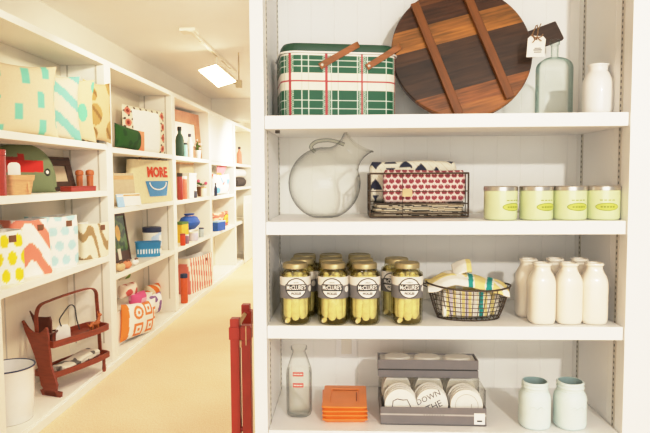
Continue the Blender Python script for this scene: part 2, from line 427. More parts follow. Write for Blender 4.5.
# ------------------------------------------------------- picnic tin, shelf 1
def picnic():
    w, d, h, r = .328, .205, .172, .045
    # front-left nearest corner of the tin is turned towards the room
    rot = rad(11)
    loc = (.0085, D+.175, Z1)
    loc = (at(335.0, 113, y=D+.16).x, D+.172, Z1+.0005)
    t = thing('picnic_tin', 'green and white plaid picnic tin with two wooden strap handles', 'picnic basket', loc, rot)
    ring = dense(rrect(w, d, r, 8), 420)
    ringlen = []
    rings = []; NZ = 84
    for k in range(NZ+1):
        z = h*k/NZ
        q = 1.0 if z > .006 else .985
        rings.append([(x*q, y*q, z) for x, y in ring])
    G, W, Rr, K = '#1d6b43', '#efe9da', '#b8484a', '#8fb39a'
    def plaid(x, y, z):
        # unroll horizontally: along x on front/back and y on the ends
        s = x if abs(y) > d/2-r*.6 else (math.copysign(w/2-.01, x)+math.copysign(1, x)*(d/2-abs(y)))
        v = z/h
        band = .42 < v < .70         # pale band
        px = (s+.0545) % .1005
        vert = (.003 < px < .024)      # pale uprights
        vr = abs(px-.0135) < .0027
        if abs(v-.565) < .012 or vr: return '#b03a3e'
        if v > .965 or v < .03: return '#efe9dc'
        fine = (px > .027) and ((px-.027) % .0182 < .0012)
        hl = any(abs(v-q) < .008 for q in (.80, .895, .26, .13))
        if band and vert: return '#efe7d6'
        if band: return '#e9e2d0' if not fine else '#d2cfba'
        if vert: return '#55836a' if (int(s*600+900)+int(z*600)) % 2 else '#b9c4b2'
        if hl or fine: return '#dfe5d8'
        return '#145a38'
    MB().loft(rings, True, True).build('body', 'print_gloss', t, smooth=50, color=plaid)
    lr = []
    for q, z in ((1.012, h+.0005), (1.012, h+.006), (.99, h+.007), (.985, h+.020), (.95, h+.028), (.80, h+.031)):
        lr.append([(x*q, y*q, z) for x, y in ring[::4]])
    lid = MB().loft(lr).build('lid', 'tin_green', t, smooth=50)
    rr = [(x*1.016, y*1.016, h+.003) for x, y in ring[::4]]
    MB().tube(rr, .0028, 6, closed=True).build('rim', 'white_ceramic', lid)
    # two bent-wood swing handles, both fallen to the right
    for hx, lean, ln in ((-.054, rad(60), .122), (.077, rad(58), .112)):
        dx, dz = math.sin(lean)*ln, math.cos(lean)*ln
        z0 = h-.032; pts = []
        yf = d/2+.005
        pts.append((hx-.006, -yf, z0-.004)); pts.append((hx, -yf, z0))
        for k in range(1, 6): pts.append((hx+dx*k/6, -yf, z0+dz*k/6))
        for k in range(0, 7):
            a = PI/2*k/6; rr_ = .02
            pts.append((hx+dx*(5/6)+dx/6*math.sin(a), -yf+rr_*(1-math.cos(a)), z0+dz*5/6+dz/6*math.sin(a)))
        back = [(x, -y, z) for x, y, z in reversed(pts)]
        nrm = Vector((dz, 0, -dx)).normalized()
        hd = MB().strip(pts+back, .017, .004, nrm).build('handle', 'strap_wood', t, smooth=60, bevel=.001)
        for s_ in (-1, 1):
            MB().lathe([(.0045, 0), (.0045, .002), (.002, .0035)], 12, X=Matrix.Translation((hx, s_*(yf+.002), z0)) @ Matrix.Rotation(rad(90 if s_ < 0 else -90), 4, 'X')).build('rivet', 'rivet', hd)
picnic()

# ------------------------------------------------- round plank board, shelf 1
def board():
    Rb = .210
    cy = D+.245
    c = at(461, 46, y=cy)
    z_c = Z1+Rb*math.cos(rad(14))+.0035
    t = thing('serving_board', 'big round reclaimed wood serving board leaning on bookcase back', 'serving board', (c.x, cy, z_c))
    ang = rad(19)          # planks climb to the right
    tilt = rad(90-14)
    t.rotation_euler = (tilt, 0, 0)
    X = Matrix.Rotation(ang, 4, 'Z')
    n = 96
    MBd = MB().lathe([(Rb-.003, -.011), (Rb, -.008), (Rb, .008), (Rb-.003, .011)], n)
    o = MBd.build('disc', 'reclaimed_planks', t, smooth=40); o.rotation_euler = (0, 0, rad(15))
    for off, dv in ((-.082, 0), (.076, 0)):
        hl = math.sqrt(Rb**2-off**2)-.006
        b = MB().box((0, 0, 0), (.026, hl*2, .016)).build('batten', 'batten_wood', t, smooth=0, bevel=.002)
        b.rotation_euler = (0, 0, ang); b.location = X @ Vector((off, 0, .0195))
    hnd = MB().box((0, 0, 0), (.125, .062, .016)).build('handle', 'dark_wood', t, smooth=0, bevel=.004)
    hnd.rotation_euler = (0, 0, ang+rad(2)); hnd.location = X @ Vector((Rb+.030, -.036, -.001))
    # paper tag tied to the handle with twine
    q = at(534.5, 48, y=cy-.06)
    g = thing('price_tag', 'small white paper tag hanging from the round board by twine', 'tag', (q.x, cy-.075, q.z))
    w, h = .051, .062
    o = MB().prism([(-w/2, -h/2), (w/2, -h/2+.004), (w/2, h/2-.008), (w/2-.008, h/2), (-w/2+.008, h/2), (-w/2, h/2-.008)], -.0008, .0008).build('card', 'paper', g, smooth=0)
    o.rotation_euler = (0, rad(4), 0)
    MB().box((.004, -.0012, -.004), (.018, .0005, .002)).box((.004, -.0012, -.009), (.024, .0005, .0025)).box((.004, -.0012, -.015), (.021, .0005, .002)).build('writing', 'ink', g, smooth=0)
    tw = MB(); hz = h/2
    tw.tube([(-.004, -.002, hz-.012), (-.012, -.003, hz+.004), (-.002, -.003, hz+.028), (.008, .02, hz+.036), (.004, -.003, hz+.012), (0, -.002, hz-.012)], .0016, 6)
    tw.tube([(-.016, -.004, hz+.002), (-.004, -.005, hz-.006), (.012, -.005, hz-.004), (.018, -.004, hz+.004)], .0015, 6)
    tw.tube([(.0, -.004, hz-.006), (-.012, -.006, hz-.02)], .0013, 6).tube([(.002, -.004, hz-.006), (.013, -.006, hz-.016)], .0013, 6)
    tw.tube([(.002, -.002, hz+.01), (.012, -.003, hz+.034)], .0013, 6)
    tw.build('twine', 'twine', g)
board()

# --------------------------------------------- aqua bottle + white vase, shelf 1
def shelf1_right():
    y = D+.14; s = y/F
    p = at(553.5, 112, y=y)
    t = thing('glass_bottle', 'clear aqua glass bottle with chamfered body on the top shelf', 'bottle', (p.x, y, Z1+.0005))
    h0 = at(553, 66, y=y).z-Z1; hn = at(553, 60, y=y).z-Z1; ht = at(553, 40, y=y).z-Z1
    w = 32*s; d = .058
    def oct_(k, z, c=.3):
        a, b = w/2*k, d/2*k; ca, cb = a*(1-c*.8), b*(1-c*1.2)
        return [(a, -cb, z), (a, cb, z), (ca, b, z), (-ca, b, z), (-a, cb, z), (-a, -cb, z), (-ca, -b, z), (ca, -b, z)]
    def circ(r, z): return [(r*math.cos(a), r*math.sin(a), z) for a in [rad(q) for q in (-20, 20, 60, 120, 160, 200, 240, 300)]]
    up_ = [dense([(p_[0], p_[1]) for p_ in oct_(k, 0)], 64) for k in (1,)][0]
    def rr(k, z): return [(x*k, y_*k, z) for x, y_ in up_]
    def cc(r, z):
        out = []
        for x, y_ in up_:
            l = math.hypot(x, y_); out.append((x/l*r, y_/l*r, z))
        return out
    def mixr(a, b, q): return [tuple(u*(1-q)+v*q for u, v in zip(i, j)) for i, j in zip(a, b)]
    rn = .0098
    rings = [rr(.93, 0), rr(1, .006), rr(1, h0*.5), rr(1, h0-.008)]
    for k in range(1, 7):
        q = k/6; z = h0-.008+(hn-h0+.014)*math.sin(q*PI/2); rings.append([(x, y_, z) for x, y_, _ in mixr(rr(1, 0), cc(rn*1.05, 0), 1-math.cos(q*PI/2))])
    rings += [cc(rn, hn+.012), cc(rn, ht-.016), cc(rn*1.35, ht-.014), cc(rn*1.4, ht-.002), cc(rn*1.2, ht)]
    MB().loft(rings, True, False).build('body', 'aqua_glass', t, smooth=40)
    MB().loft([rr(.80, .004), rr(.86, .012)], True, False).build('thick_base', 'aqua_glass', t, smooth=40)
    # white vase
    y = D+.13; s = y/F; p = at(597, 112, y=y)
    zt = at(598, 65, y=y).z-Z1; zs = at(598, 80, y=y).z-Z1; zn = at(598, 73, y=y).z-Z1
    t = thing('ceramic_vase', 'squat white ceramic bottle vase at the top shelf right end', 'vase', (p.x, y, Z1+.0005))
    r = 14.2*s; rn = 9.3*s
    pr = [(r*.86, 0), (r*.95, .004), (r*1.0, .02), (r*1.03, zs*.6), (r*1.0, zs*.9), (r*.93, zs), (rn*1.12, zn-.002), (rn*.95, zn+.002), (rn*.98, zt-.006), (rn*1.1, zt-.002), (rn*1.08, zt), (rn*.9, zt-.001), (rn*.85, zt-.03)]
    MB().lathe(pr, 40).build('body', 'white_ceramic', t, smooth=60)
shelf1_right()

# -------------------------------------------------------------- glass pitcher
def pitcher():
    y = D+.15; s = y/F
    p = at(324, 219, z=Z2); y = p.y+.05; s = y/F
    c = at(324.5, 180, y=y); R_ = 36*s
    t = thing('glass_pitcher', 'round clear glass pitcher with flared ruffled lip', 'pitcher', (c.x, y, Z2+.0005))
    zc = R_*.955
    n = 56; rings = []; tilt = rad(39)
    ax = Vector((math.sin(tilt), 0, math.cos(tilt))); ex = Vector((math.cos(tilt), 0, -math.sin(tilt)))
    def ring(tp, rp, ruff=0):
        out = []
        for i in range(n):
            a = 2*PI*i/n
            q = Vector((0, 0, zc))+ax*(tp*s+ruff*s*math.cos(2*a))+ex*(rp*s*math.cos(a))+Vector((0, rp*s*math.sin(a), 0))
            out.append((q.x, q.y, max(q.z, .002+.0006*tp/36)))
        return out
    for k in range(1, 19):
        tt = -36*math.cos(PI*k/19*.80)
        rings.append(ring(tt, math.sqrt(max(0, 36**2-tt*tt))))
    last = tt
    for tp, rp, rf in ((31, 18.4, 0), (35, 16.0, 0), (39.5, 14.8, .3), (44, 14.8, .8), (48.5, 16, 1.6), (52, 18, 2.6)):
        rings.append(ring(tp, rp, rf))
    b = MB().loft(rings, True, False).build('body', 'pitcher_glass', t, smooth=60)
    MB().tube(rings[-1], .0022, 6, closed=True).build('lip', 'pitcher_glass', b)
    hp = [(-9, 31), (-13, 36), (-8, 41), (3, 42.5), (12, 41), (20, 38)]
    MB().tube(catmull([(x*s, -.012, zc+z*s) for x, z in hp]), .0058, 10).build('handle', 'handle_glass', t)
pitcher()

# folded cloth: a soft slab with layered edges
def folded(name, w, d, h, m, parent=None, color=None, layers=3, wob=.004, seed=0):
    ring0 = dense(rrect(d, h, min(d, h)*.32, 5), 96)      # (y,z) section
    rings = []; N_ = 170
    for k in range(N_+1):
        u = k/N_; x = (u-.5)*w
        e = 1-.25*max(0, (abs(u-.5)-.47)/.03)
        rr = []
        for yy, zz in ring0:
            g = .5+.5*math.cos(zz/h*layers*2*PI)
            nn = noise.noise((x*14+seed, yy*16, zz*18))*wob
            dd = 1-.05*g
            rr.append((x*(1 if abs(u-.5) < .49 else .997), yy*e*dd+nn, h/2+zz*e+noise.noise((x*9+seed*3, yy*9, zz*9+5))*wob))
        rings.append(rr)
    return MB().loft(rings).build(name, m, parent, smooth=60, color=color)

# ------------------------------------- rectangular wire basket with napkins, shelf 2
def napkin_basket():
    p0 = at(370, 218.5, z=Z2); p1 = at(469, 218.5, z=Z2)
    yf = p0.y; w = (p1.x-p0.x); d = .17; h = at(420, 173.5, y=yf).z-Z2
    cx, cy = (p0.x+p1.x)/2, yf+d/2
    t = thing('wire_basket', 'rectangular brown wire basket holding folded patterned napkins', 'basket', (cx, cy, Z2+.0005))
    r = .0021
    def loop(z, k=1): return [(-w/2*k, -d/2*k, z), (w/2*k, -d/2*k, z), (w/2*k, d/2*k, z), (-w/2*k, d/2*k, z)]
    def rect(mb, z, rr, k=1):
        L_ = loop(z, k)
        for i in range(4): mb.tube([L_[i], L_[(i+1) % 4]], rr, 8)
    a = MB(); rect(a, h, r*1.25); a.build('rim', 'wire', t)
    a = MB(); rect(a, .004, r*1.2); rect(a, .014, r); 
    a.build('base_frame', 'wire', t)
    a = MB()
    rect(a, h*.32, r*.6); rect(a, h*.60, r*.6)
    for i in range(7):
        x = -w/2+w*i/6
        for sy in (-1, 1):
            if i in (0, 2, 6) or sy > 0: a.tube([(x, sy*d/2, .004), (x, sy*d/2, h)], r*(1.2 if i in (0, 6) else .45), 6)
    for i in range(1, 4):
        y = -d/2+d*i/4
        for sx in (-1, 1): a.tube([(sx*w/2, y, .004), (sx*w/2, y, h)], r*.6, 6)
    for i in range(5):
        y = -d/2+d*i/4; a.tube([(-w/2, y, .004), (w/2, y, .004)], r*.6, 6)
    a.build('wires', 'wire', t)
    # cloths
    def navy(x, y, z):
        u, v = x*1.0, (z+y*.7)
        c = '#efe6cf'
        cell = (u*22) % 1; k = math.floor(u*22)
        q = (v*17+.4*math.sin(k*2.3)) % 1
        if abs(cell-.5)+.25*math.sin(v*70+k) < .17 and .1 < q < .8: return '#2f3142'
        if abs(math.sin(u*160+v*120)) < .10: return '#d5c2a0'
        return c
    def dots(x, y, z):
        u = x/.0190; v = (z+.3*y)/.0160; row = math.floor(v); u2 = u+.5*(row % 2)
        du = u2-math.floor(u2)-.5; dv = v-row-.5
        return '#963f47' if (du/.42)**2+(dv/.40)**2 < 1 and not (dv > .2 and abs(du) < .04) else '#f1d5c9'
    def stripes(x, y, z):
        k = math.sin(z*420+x*25+2*noise.noise((x*40, y*40, 0)))
        return '#3a342c' if k > .55 else ('#d8ccb2' if k > -.4 else '#a8977a')
    z0 = Z2+.006
    for i in range(3):
        o = folded('folded_napkin', w*.93, .13, .012, 'print_fabric', color=stripes, layers=1, wob=.003, seed=i*4)
        o.location = (cx+(.004*(i-1)), cy-.012, z0+.0125*i)
        tag(o, ['dark striped folded napkin lying flat at the bottom of wire basket', 'dark striped napkin in the middle of the flat layers in wire basket', 'dark striped folded napkin directly under the red dotted cloth'][i], 'napkin', 'striped napkins in the wire basket')
    hr = at(420, 170, y=yf+.03).z-(z0+.038)
    o = folded('folded_napkin', w*.845, .045, hr, 'print_fabric', color=dots, layers=1, wob=.003, seed=20)
    o.location = (cx+.018, cy-d/2+.042, z0+.038); tag(o, 'red dotted napkin folded upright at the front of wire basket', 'napkin')
    hb = at(420, 161.5, y=yf+.09).z-(z0+.038)
    o = folded('folded_napkin', w*.93, .06, hb, 'print_fabric', color=navy, layers=1, wob=.005, seed=33)
    o.location = (cx-.007, cy+.03, z0+.038); tag(o, 'cream napkin with dark blue motifs folded behind the red dotted one', 'napkin')
    q = at(407.5, 193, y=yf-.006)
    g = MB().prism([(-.014, -.011), (.014, -.011), (.014, .008), (.010, .012), (-.010, .012), (-.014, .008)], -.0006, .0006).build('basket_tag', 'raw_wood', t, smooth=0)
    g.location = (q.x-cx, -d/2-.003, q.z-Z2)
napkin_basket()

# --------------------------------------------------------- candles, shelf 2
def cylmap(r, zc, a0=0.0):
    def f(x, y):
        a = a0+x/r
        return (r*math.sin(a), -r*math.cos(a), zc+y)
    return f
def cyl_disc(mb, fm, rx, ry, n=40, k0=0.0):
    rings = []
    for k in range(6):
        q = k0+(1-k0)*k/5
        rings.append([fm(rx*q*math.cos(2*PI*i/n) if q else 1e-5*math.cos(2*PI*i/n), (ry*q if q else 1e-5)*math.sin(2*PI*i/n)) for i in range(n)])
    mb.loft(rings, False, False)
def candles():
    cxs = [500.5, 536, 569.5, 602.5]; ws = [33, 32.5, 31.5, 31]; angs = [32, 24, 12, -6]
    labels = ['pale green candle tumbler with silver lid, beside the wire basket', 'pale green candle tumbler, second along from the wire basket',
              'pale green candle tumbler, second in from the bookcase right side', 'pale green candle tumbler nearest the bookcase right side panel']
    y = at(545, 221, z=Z2).y+.045
    y = D+.065; s = y/F; r = 16.1*s; hh = at(540, 186, y=y-r).z-Z2-.001; hl = .0125
    mat('wax_green', '#d9e0b2', .3, var=.03, scale=5, coat=.6); mat('label_olive', '#c2c95e', .5, var=.04); mat('label_edge', '#8f9a2c', .5)
    first = None
    for i, cx in enumerate(cxs):
        p = at(cx, 205, y=y)
        if first is None:
            t = first = thing('candle_tumbler', labels[0], 'candle', (p.x, y, Z2+.0005), 0, 'green tumbler candles on the second shelf')
            MB().lathe([(r*.9, 0), (r*.97, .002), (r, .006), (r, hh-hl), (r*.97, hh-hl+.001)], 48).build('tumbler', 'wax_green', t, smooth=50)
            lid = MB().lathe([(r*.98, hh-hl), (r*1.02, hh-hl+.0005), (r*1.02, hh-.002), (r*.98, hh), (r*.4, hh)], 48).build('lid', 'lid_silver', t, smooth=40)
            lb = MB(); cyl_disc(lb, cylmap(r+.0006, .036), .031, .0105); o = lb.build('label', 'label_edge', t, fix=False)
            lb = MB(); cyl_disc(lb, cylmap(r+.0010, .036), .0295, .0088); lb.build('label_field', 'label_olive', o, fix=False)
            lb = MB()
            for k in range(5): 
                fm = cylmap(r+.0012, .036); x0 = -.018+k*.0078
                lb.add([fm(x0, -.0022), fm(x0+.0055, -.0022), fm(x0+.0055, .002), fm(x0, .002)], [(0, 1, 2, 3)])
            lb.build('writing', 'label_edge', o, fix=False)
            lb = MB(); fm = cylmap(r+.0008, .054)
            for k in range(4): lb.add([fm(-.02+k*.0105, -.001), fm(-.0125+k*.0105, -.001), fm(-.0125+k*.0105, .001), fm(-.02+k*.0105, .001)], [(0, 1, 2, 3)])
            lb.build('small_writing', 'label_edge', t, fix=False)
            t.rotation_euler = (0, 0, rad(angs[0]))
        else:
            t = dup(first, (p.x, y, Z2+.0005), rad(angs[i]), labels[i])
candles()

# ------------------------------------------------------- pickle jars, shelf 3
def pickles():
    front = [(295.5, 325), (333.5, 325), (364.5, 325.5), (407, 326)]
    yj = at(333, 325, z=Z3).y+.030
    s = yj/F; r = 15.4*s; hh = at(333, 263.5, y=yj-.02).z-Z3; k = hh/.175
    z_lab0, z_lab1 = at(333, 299, y=yj-r).z-Z3, at(333, 277.5, y=yj-r).z-Z3
    n = 44
    prof = [(r*.82, 0), (r*.93, .003), (r, .010), (r, .030), (r*1.0, z_lab1+.002), (r*.985, z_lab1+.008), (r*.90, hh-.030), (r*.80, hh-.020), (r*.78, hh-.013)]
    t = thing('pickle_jar', '', 'pickle jar', (0, 0, 0), 0, 'pickle jars with gold lids')
    MB().lathe(prof, n, sq=.5).build('glass_body', 'jar_glass', t, smooth=60)
    MB().lathe([(q*.90, max(.004, z*.985)) for q, z in prof[:-1]], 32, sq=.5).build('brine', 'brine', t, smooth=60)
    rl = 12.6*s
    lid = [(rl*.97, hh-.0150), (rl, hh-.0145), (rl, hh-.004), (rl*.96, hh-.001), (rl*.9, hh), (rl*.85, hh-.0015), (rl*.3, hh-.0012)]
    MB().lathe(lid, 44).build('lid', 'lid_gold', t, smooth=40)
    zm = z_lab0+(z_lab1-z_lab0)*.62
    def labcol(x, y, z):
        return '#ece4d6' if z > zm else '#7b7775'
    ring = []
    for q in [z_lab0+(z_lab1-z_lab0)*j/24 for j in range(25)]:
        rr = []
        for i in range(n):
            a = 2*PI*i/n; sq = (abs(math.cos(a))**2.5+abs(math.sin(a))**2.5)**(-1/2.5); rr.append(((r*1.006+.0004)*sq*math.cos(a), (r*1.006+.0004)*sq*math.sin(a), q))
        ring.append(rr)
    lb = MB().loft(ring, False, False).build('label_band', 'print_satin', t, color=labcol, smooth=60)
    zc = (z_lab0+z_lab1)/2-.001; R_ = 10.2*s
    R0 = r*1.006
    def cm(off):
        def f(x, y):
            a = x/R0; aa = a-PI/2; sq = (abs(math.cos(aa))**2.5+abs(math.sin(aa))**2.5)**(-1/2.5)
            q = (R0+.0004+off)*sq
            return (q*math.sin(a), -q*math.cos(a), zc+y)
        return f
    m1 = MB(); cyl_disc(m1, cm(.0004), R_, R_, 48); em = m1.build('emblem', 'ink', lb, fix=False)
    m1 = MB(); cyl_disc(m1, cm(.0007), R_*.90, R_*.90, 48); m1.build('emblem_field', 'paper', lb, fix=False)
    m1 = MB(); f = cm(.0010)
    m1.grid(lambda u, v: f((u-.5)*2*R_*1.0, (v-.5)*R_*.66+R_*.06), 16, 1)
    m1.build('emblem_band', 'ink', lb, fix=False)
    m1 = MB(); f2 = cm(.0014)
    m1.text("McCLURE'S", .0165, lambda x, y: f2(x*.62, y*1.0+R_*.06), bold=.0004); m1.build('brand_lettering', 'paper', lb, fix=False)
    m1 = MB(); f3 = cm(.0011)
    m1.text("PICKLES", .0085, lambda x, y: f3(x*.85, y-R_*.52), bold=.0003)
    for j in range(5):     # little sprig above the band
        a = rad(50+20*j); m1.add([f3(math.cos(a)*R_*.12, R_*.46), f3(math.cos(a)*R_*.45-.0010, R_*.42+math.sin(a)*R_*.22), f3(math.cos(a)*R_*.45+.0010, R_*.42+math.sin(a)*R_*.22)], [(0, 1, 2)])
    m1.build('emblem_lettering', 'ink', lb, fix=False)
    m1 = MB(); ra = rad(58)
    fs = cm(.0006); cyl_disc(m1, lambda x, y: fs(x+R0*ra, y-.004), .0085, .0085, 24); m1.build('round_seal', 'paper', lb, fix=False)
    # spears
    sp = None
    for j, (a, rr, zb, ln, rs, lean) in enumerate(((-93, .62, .010, .128, .0128, 0), (-140, .60, .014, .132, .0115, 3), (-44, .60, .012, .134, .0120, -3), (0, .6, .012, .125, .0115, 3), (40, .6, .012, .125, .0115, 0), (90, .6, .012, .13, .012, 0), (140, .6, .012, .12, .0115, 0), (182, .6, .014, .125, .0115, -3), (-70, .05, .014, .134, .013, 2))):
        x, y = r*rr*math.cos(rad(a)), r*rr*math.sin(rad(a))
        if sp is None:
            pr = [(.0008, 0), (.6*rs, .003), (rs*.95, .012), (rs*1.05, ln*.5), (rs*.95, ln-.014), (rs*.6, ln-.004), (.0008, ln)]
            sp = MB().lathe(pr, 14, sxy=(1, .8)).build('pickle_spear', 'spear', t)
            o = sp
        else:
            o = sp.copy(); C.objects.link(o); o.parent = t
            o.scale = (rs/.0128, rs/.0128, ln/.128)
        o.location = (x, y, zb); o.rotation_euler = (rad(lean*.4), rad(lean), rad(a+90))
    g = MB().sphere((0, 0, 0), .007, 10, 7, sc=(1, .8, 1.3)).build('garlic_clove', 'garlic', t); g.location = (-r*.55, -r*.62, .012); g.rotation_euler = (0, rad(40), 0)
    fl = ['pickle jar at left end of the front row, garlic at its foot', 'front-row pickle jar, second from the left bookcase side', 'front-row pickle jar touching the second one, right of it', 'front-row pickle jar nearest the oval wire basket']
    pos = []
    for i, (px, py) in enumerate(front):
        q = at(px, 300, y=yj); pos.append((q.x, yj+(.004 if i == 3 else 0), [8, -4, 10, 4][i], fl[i]))
    rows = [(302.5, 257.5, 'middle-row pickle jar behind the leftmost front jar'), (331, 257.5, 'middle-row pickle jar behind the second front jar'), (361.5, 258, 'middle-row pickle jar behind the third front jar'), (396.5, 257.5, 'pickle jar behind the front jar that is nearest oval basket'),
            (305, 252, 'back-row pickle jar furthest left against the bookcase back'), (331, 252, 'back-row pickle jar in the middle of the three at back'), (359.5, 252, 'back-row pickle jar furthest right of the three at back')]
    for j, (px, py, lab) in enumerate(rows):
        yy = yj+(.0895 if j < 3 else .093 if j == 3 else .179); q = at(px, 300, y=yy)
        if j == 3: q = at(396.5, 260, y=yy)
        pos.append((q.x, yy, RND.uniform(-25, 25), lab))
    for i, (x, y, a, lab) in enumerate(pos):
        if i == 0:
            t.location = (x, y, Z3+.0005); t.rotation_euler = (0, 0, rad(a)); t['label'] = lab
        else: dup(t, (x, y, Z3+.0005), rad(a), lab)
pickles()

# --------------------------------------------- oval wire basket of tea towels
def oval_basket():
    base = at(468, 321.5, z=Z3)
    a1, b1, a0, b0 = .119, .078, .088, .052
    cy = base.y+b0; cx = at(468, 300, y=cy).x
    h = .088
    t = thing('wire_basket', 'oval dark wire mesh basket full of yellow tea towels', 'basket', (cx, cy, Z3+.0005))
    def pt(a, v):
        k = v**.8; A = a0+(a1-a0)*k; B = b0+(b1-b0)*k
        tip = .010*v*math.cos(a)*-1*.4
        return (A*math.cos(a), B*math.sin(a), .002+h*v+v*(.008*math.cos(a)**2)+tip)
    n = 40
    MB().tube([pt(2*PI*i/64, 1) for i in range(64)], .0026, 8, closed=True).build('rim', 'wire', t)
    w = MB()
    for j in range(7): w.tube([pt(2*PI*i/48, j/7) for i in range(48)], .0011 if j else .002, 5, closed=True)
    for i in range(n): w.tube([pt(2*PI*i/n, v/5) for v in range(6)], .0011, 5)
    for i in range(-4, 5):
        x = a0*i/5; y = b0*math.sqrt(1-(i/5)**2); w.tube([(x, -y, .002), (x, y, .002)], .0010, 5)
    w.build('mesh', 'wire', t)
    hnd = []
    for i in range(13):
        a = PI*i/12; hnd.append((.9*0+a1*-1.0-.004+.0*a, -.03*math.cos(a), h*.93+.012*math.sin(a)))
    MB().tube([(-a1+.002, -.026, h+.004), (-a1-.010, -.02, h+.008), (-a1-.014, 0, h+.009), (-a1-.010, .02, h+.008), (-a1+.002, .026, h+.004)], .002, 6).build('handle', 'wire', t)
    # towels
    Yl, Wh, Te = '#eed991', '#f3ecdf', '#2c9a93'
    def towel(w_, d_, h_, seed, band, name_lab, loc, rot, lilac=False):
        def col(x, y, z):
            u = x/w_
            if abs(u-band) < .045: return Te if (int(z*900) % 7) else '#5fb8ae'
            if abs(u-band) < .06: return Wh
            q = (u*3.1+.3) % 1
            if lilac and .2 < q < .42: return '#d9cdd6'
            return Yl if q < .62 else Wh
        o = folded('tea_towel', w_, d_, h_, 'print_fabric', color=col, layers=2, wob=.008, seed=seed)
        o.location = loc; o.rotation_euler = rot
        tag(o, name_lab, 'tea towel', 'towels in the oval wire basket')
    zb = Z3+.008
    towel(.135, .038, .075, 3, .30, 'yellow tea towel with teal band at the front of oval basket', (cx-.012, cy-.030, zb), (rad(-6), 0, 0), True)
    towel(.175, .036, .088, 9, .28, 'yellow tea towel with teal band in the middle of oval basket', (cx-.002, cy+.008, zb), (rad(-3), rad(3), 0))
    towel(.14, .034, .094, 15, -.05, 'yellow and white tea towel standing at the back of oval basket', (cx+.010, cy+.043, zb), (0, rad(-2), 0))
    # loose towel draped over the top, filling the rim, tip folded up
    def top(u, v):
        x = (u-.53)*.225; y = (v-.5)*.118
        e = max(0, 1-((x)/.118)**2*.9-(y/.078)**2*.9)
        z = .030*e**.8+.012*math.exp(-((u-.3)/.22)**2)-.006*u+.005*noise.noise((u*6, v*5, 1))
        if v < .10: z -= (.10-v)*.10
        return (x, y, z)
    def tcol(x, y, z):
        u = x/.225+.53
        if abs(u-.55-y*.5) < .030 or abs(u-.80-y*1.0) < .034: return Te
        if abs(u-.55-y*.5) < .045 or abs(u-.80-y*1.0) < .050: return Wh
        if y < -.030 and u < .52: return Wh
        return Yl if (u*2.1+y*6+4.2) % 1 < .78 else Wh
    g = MB().grid(top, 90, 40); o = g.build('tea_towel', 'print_fabric', color=tcol, smooth=60, fix=False)
    sd = o.modifiers.new('s', 'SOLIDIFY'); sd.thickness = .005
    o.location = (cx, cy, Z3+.094); o.rotation_euler = (rad(3), rad(1), rad(-2))
    tag(o, 'loose yellow tea towel draped across the top of oval basket', 'tea towel', 'towels in the oval wire basket')
    def tip(u, v):
        x = (u-.5)*.052; y = (v-.5)*.05; z = .026*math.sin(u*1.9)*(1-.5*abs(v-.5))+.012*v
        return (x, y, z)
    o2 = MB().grid(tip, 20, 16).build('folded_tip', 'print_fabric', o, color=lambda x, y, z: Wh if x < .012 else Yl, smooth=60, fix=False)
    sd = o2.modifiers.new('s', 'SOLIDIFY'); sd.thickness = .007
    o2.location = (-.020, .008, .034); o2.rotation_euler = (rad(18), 0, 0)
oval_basket()

# ---------------------------------------------------- cream milk bottles, shelf 3
def milk():
    y0 = at(567, 325, z=Z3).y+.029
    s = y0/F; r = 12.9*s; hh = at(567, 262.5, y=y0).z-Z3
    t = thing('milk_bottle', 'cream ceramic milk bottle, front left of the six', 'milk bottle', (0, 0, 0), 0, 'cream ceramic milk bottles on the third shelf')
    pr = [(r*.80, 0), (r*.92, .003), (r*.99, .012), (r, .03), (r, hh*.62), (r*.99, hh*.68), (r*.93, hh*.745), (r*.82, hh*.80), (r*.69, hh*.85), (r*.61, hh*.89), (r*.59, hh*.93), (r*.60, hh*.945), (r*.67, hh*.957), (r*.68, hh*.985), (r*.62, hh), (r*.5, hh*.997), (r*.46, hh*.93)]
    MB().lathe(pr, 44, sq=.9).build('body', 'cream_ceramic', t, smooth=60)
    spots = [(541.5, y0, 'cream ceramic milk bottle, front left of the six'), (568, y0, 'cream ceramic milk bottle in the middle of the front row'), (593.5, y0, 'cream ceramic milk bottle, front right beside bookcase side'),
             (528, y0+.082, 'cream ceramic milk bottle in back row nearest the oval basket'), (554.5, y0+.088, 'cream ceramic milk bottle in the middle of the back row'), (578.5, y0+.084, 'cream ceramic milk bottle, back right of the six')]
    for i, (px, y, lab) in enumerate(spots):
        q = at(px, 290, y=y)
        if i == 0: t.location = (q.x, y, Z3+.0005)
        else: dup(t, (q.x, y, Z3+.0005), rad(RND.uniform(-8, 8)), lab)
milk()

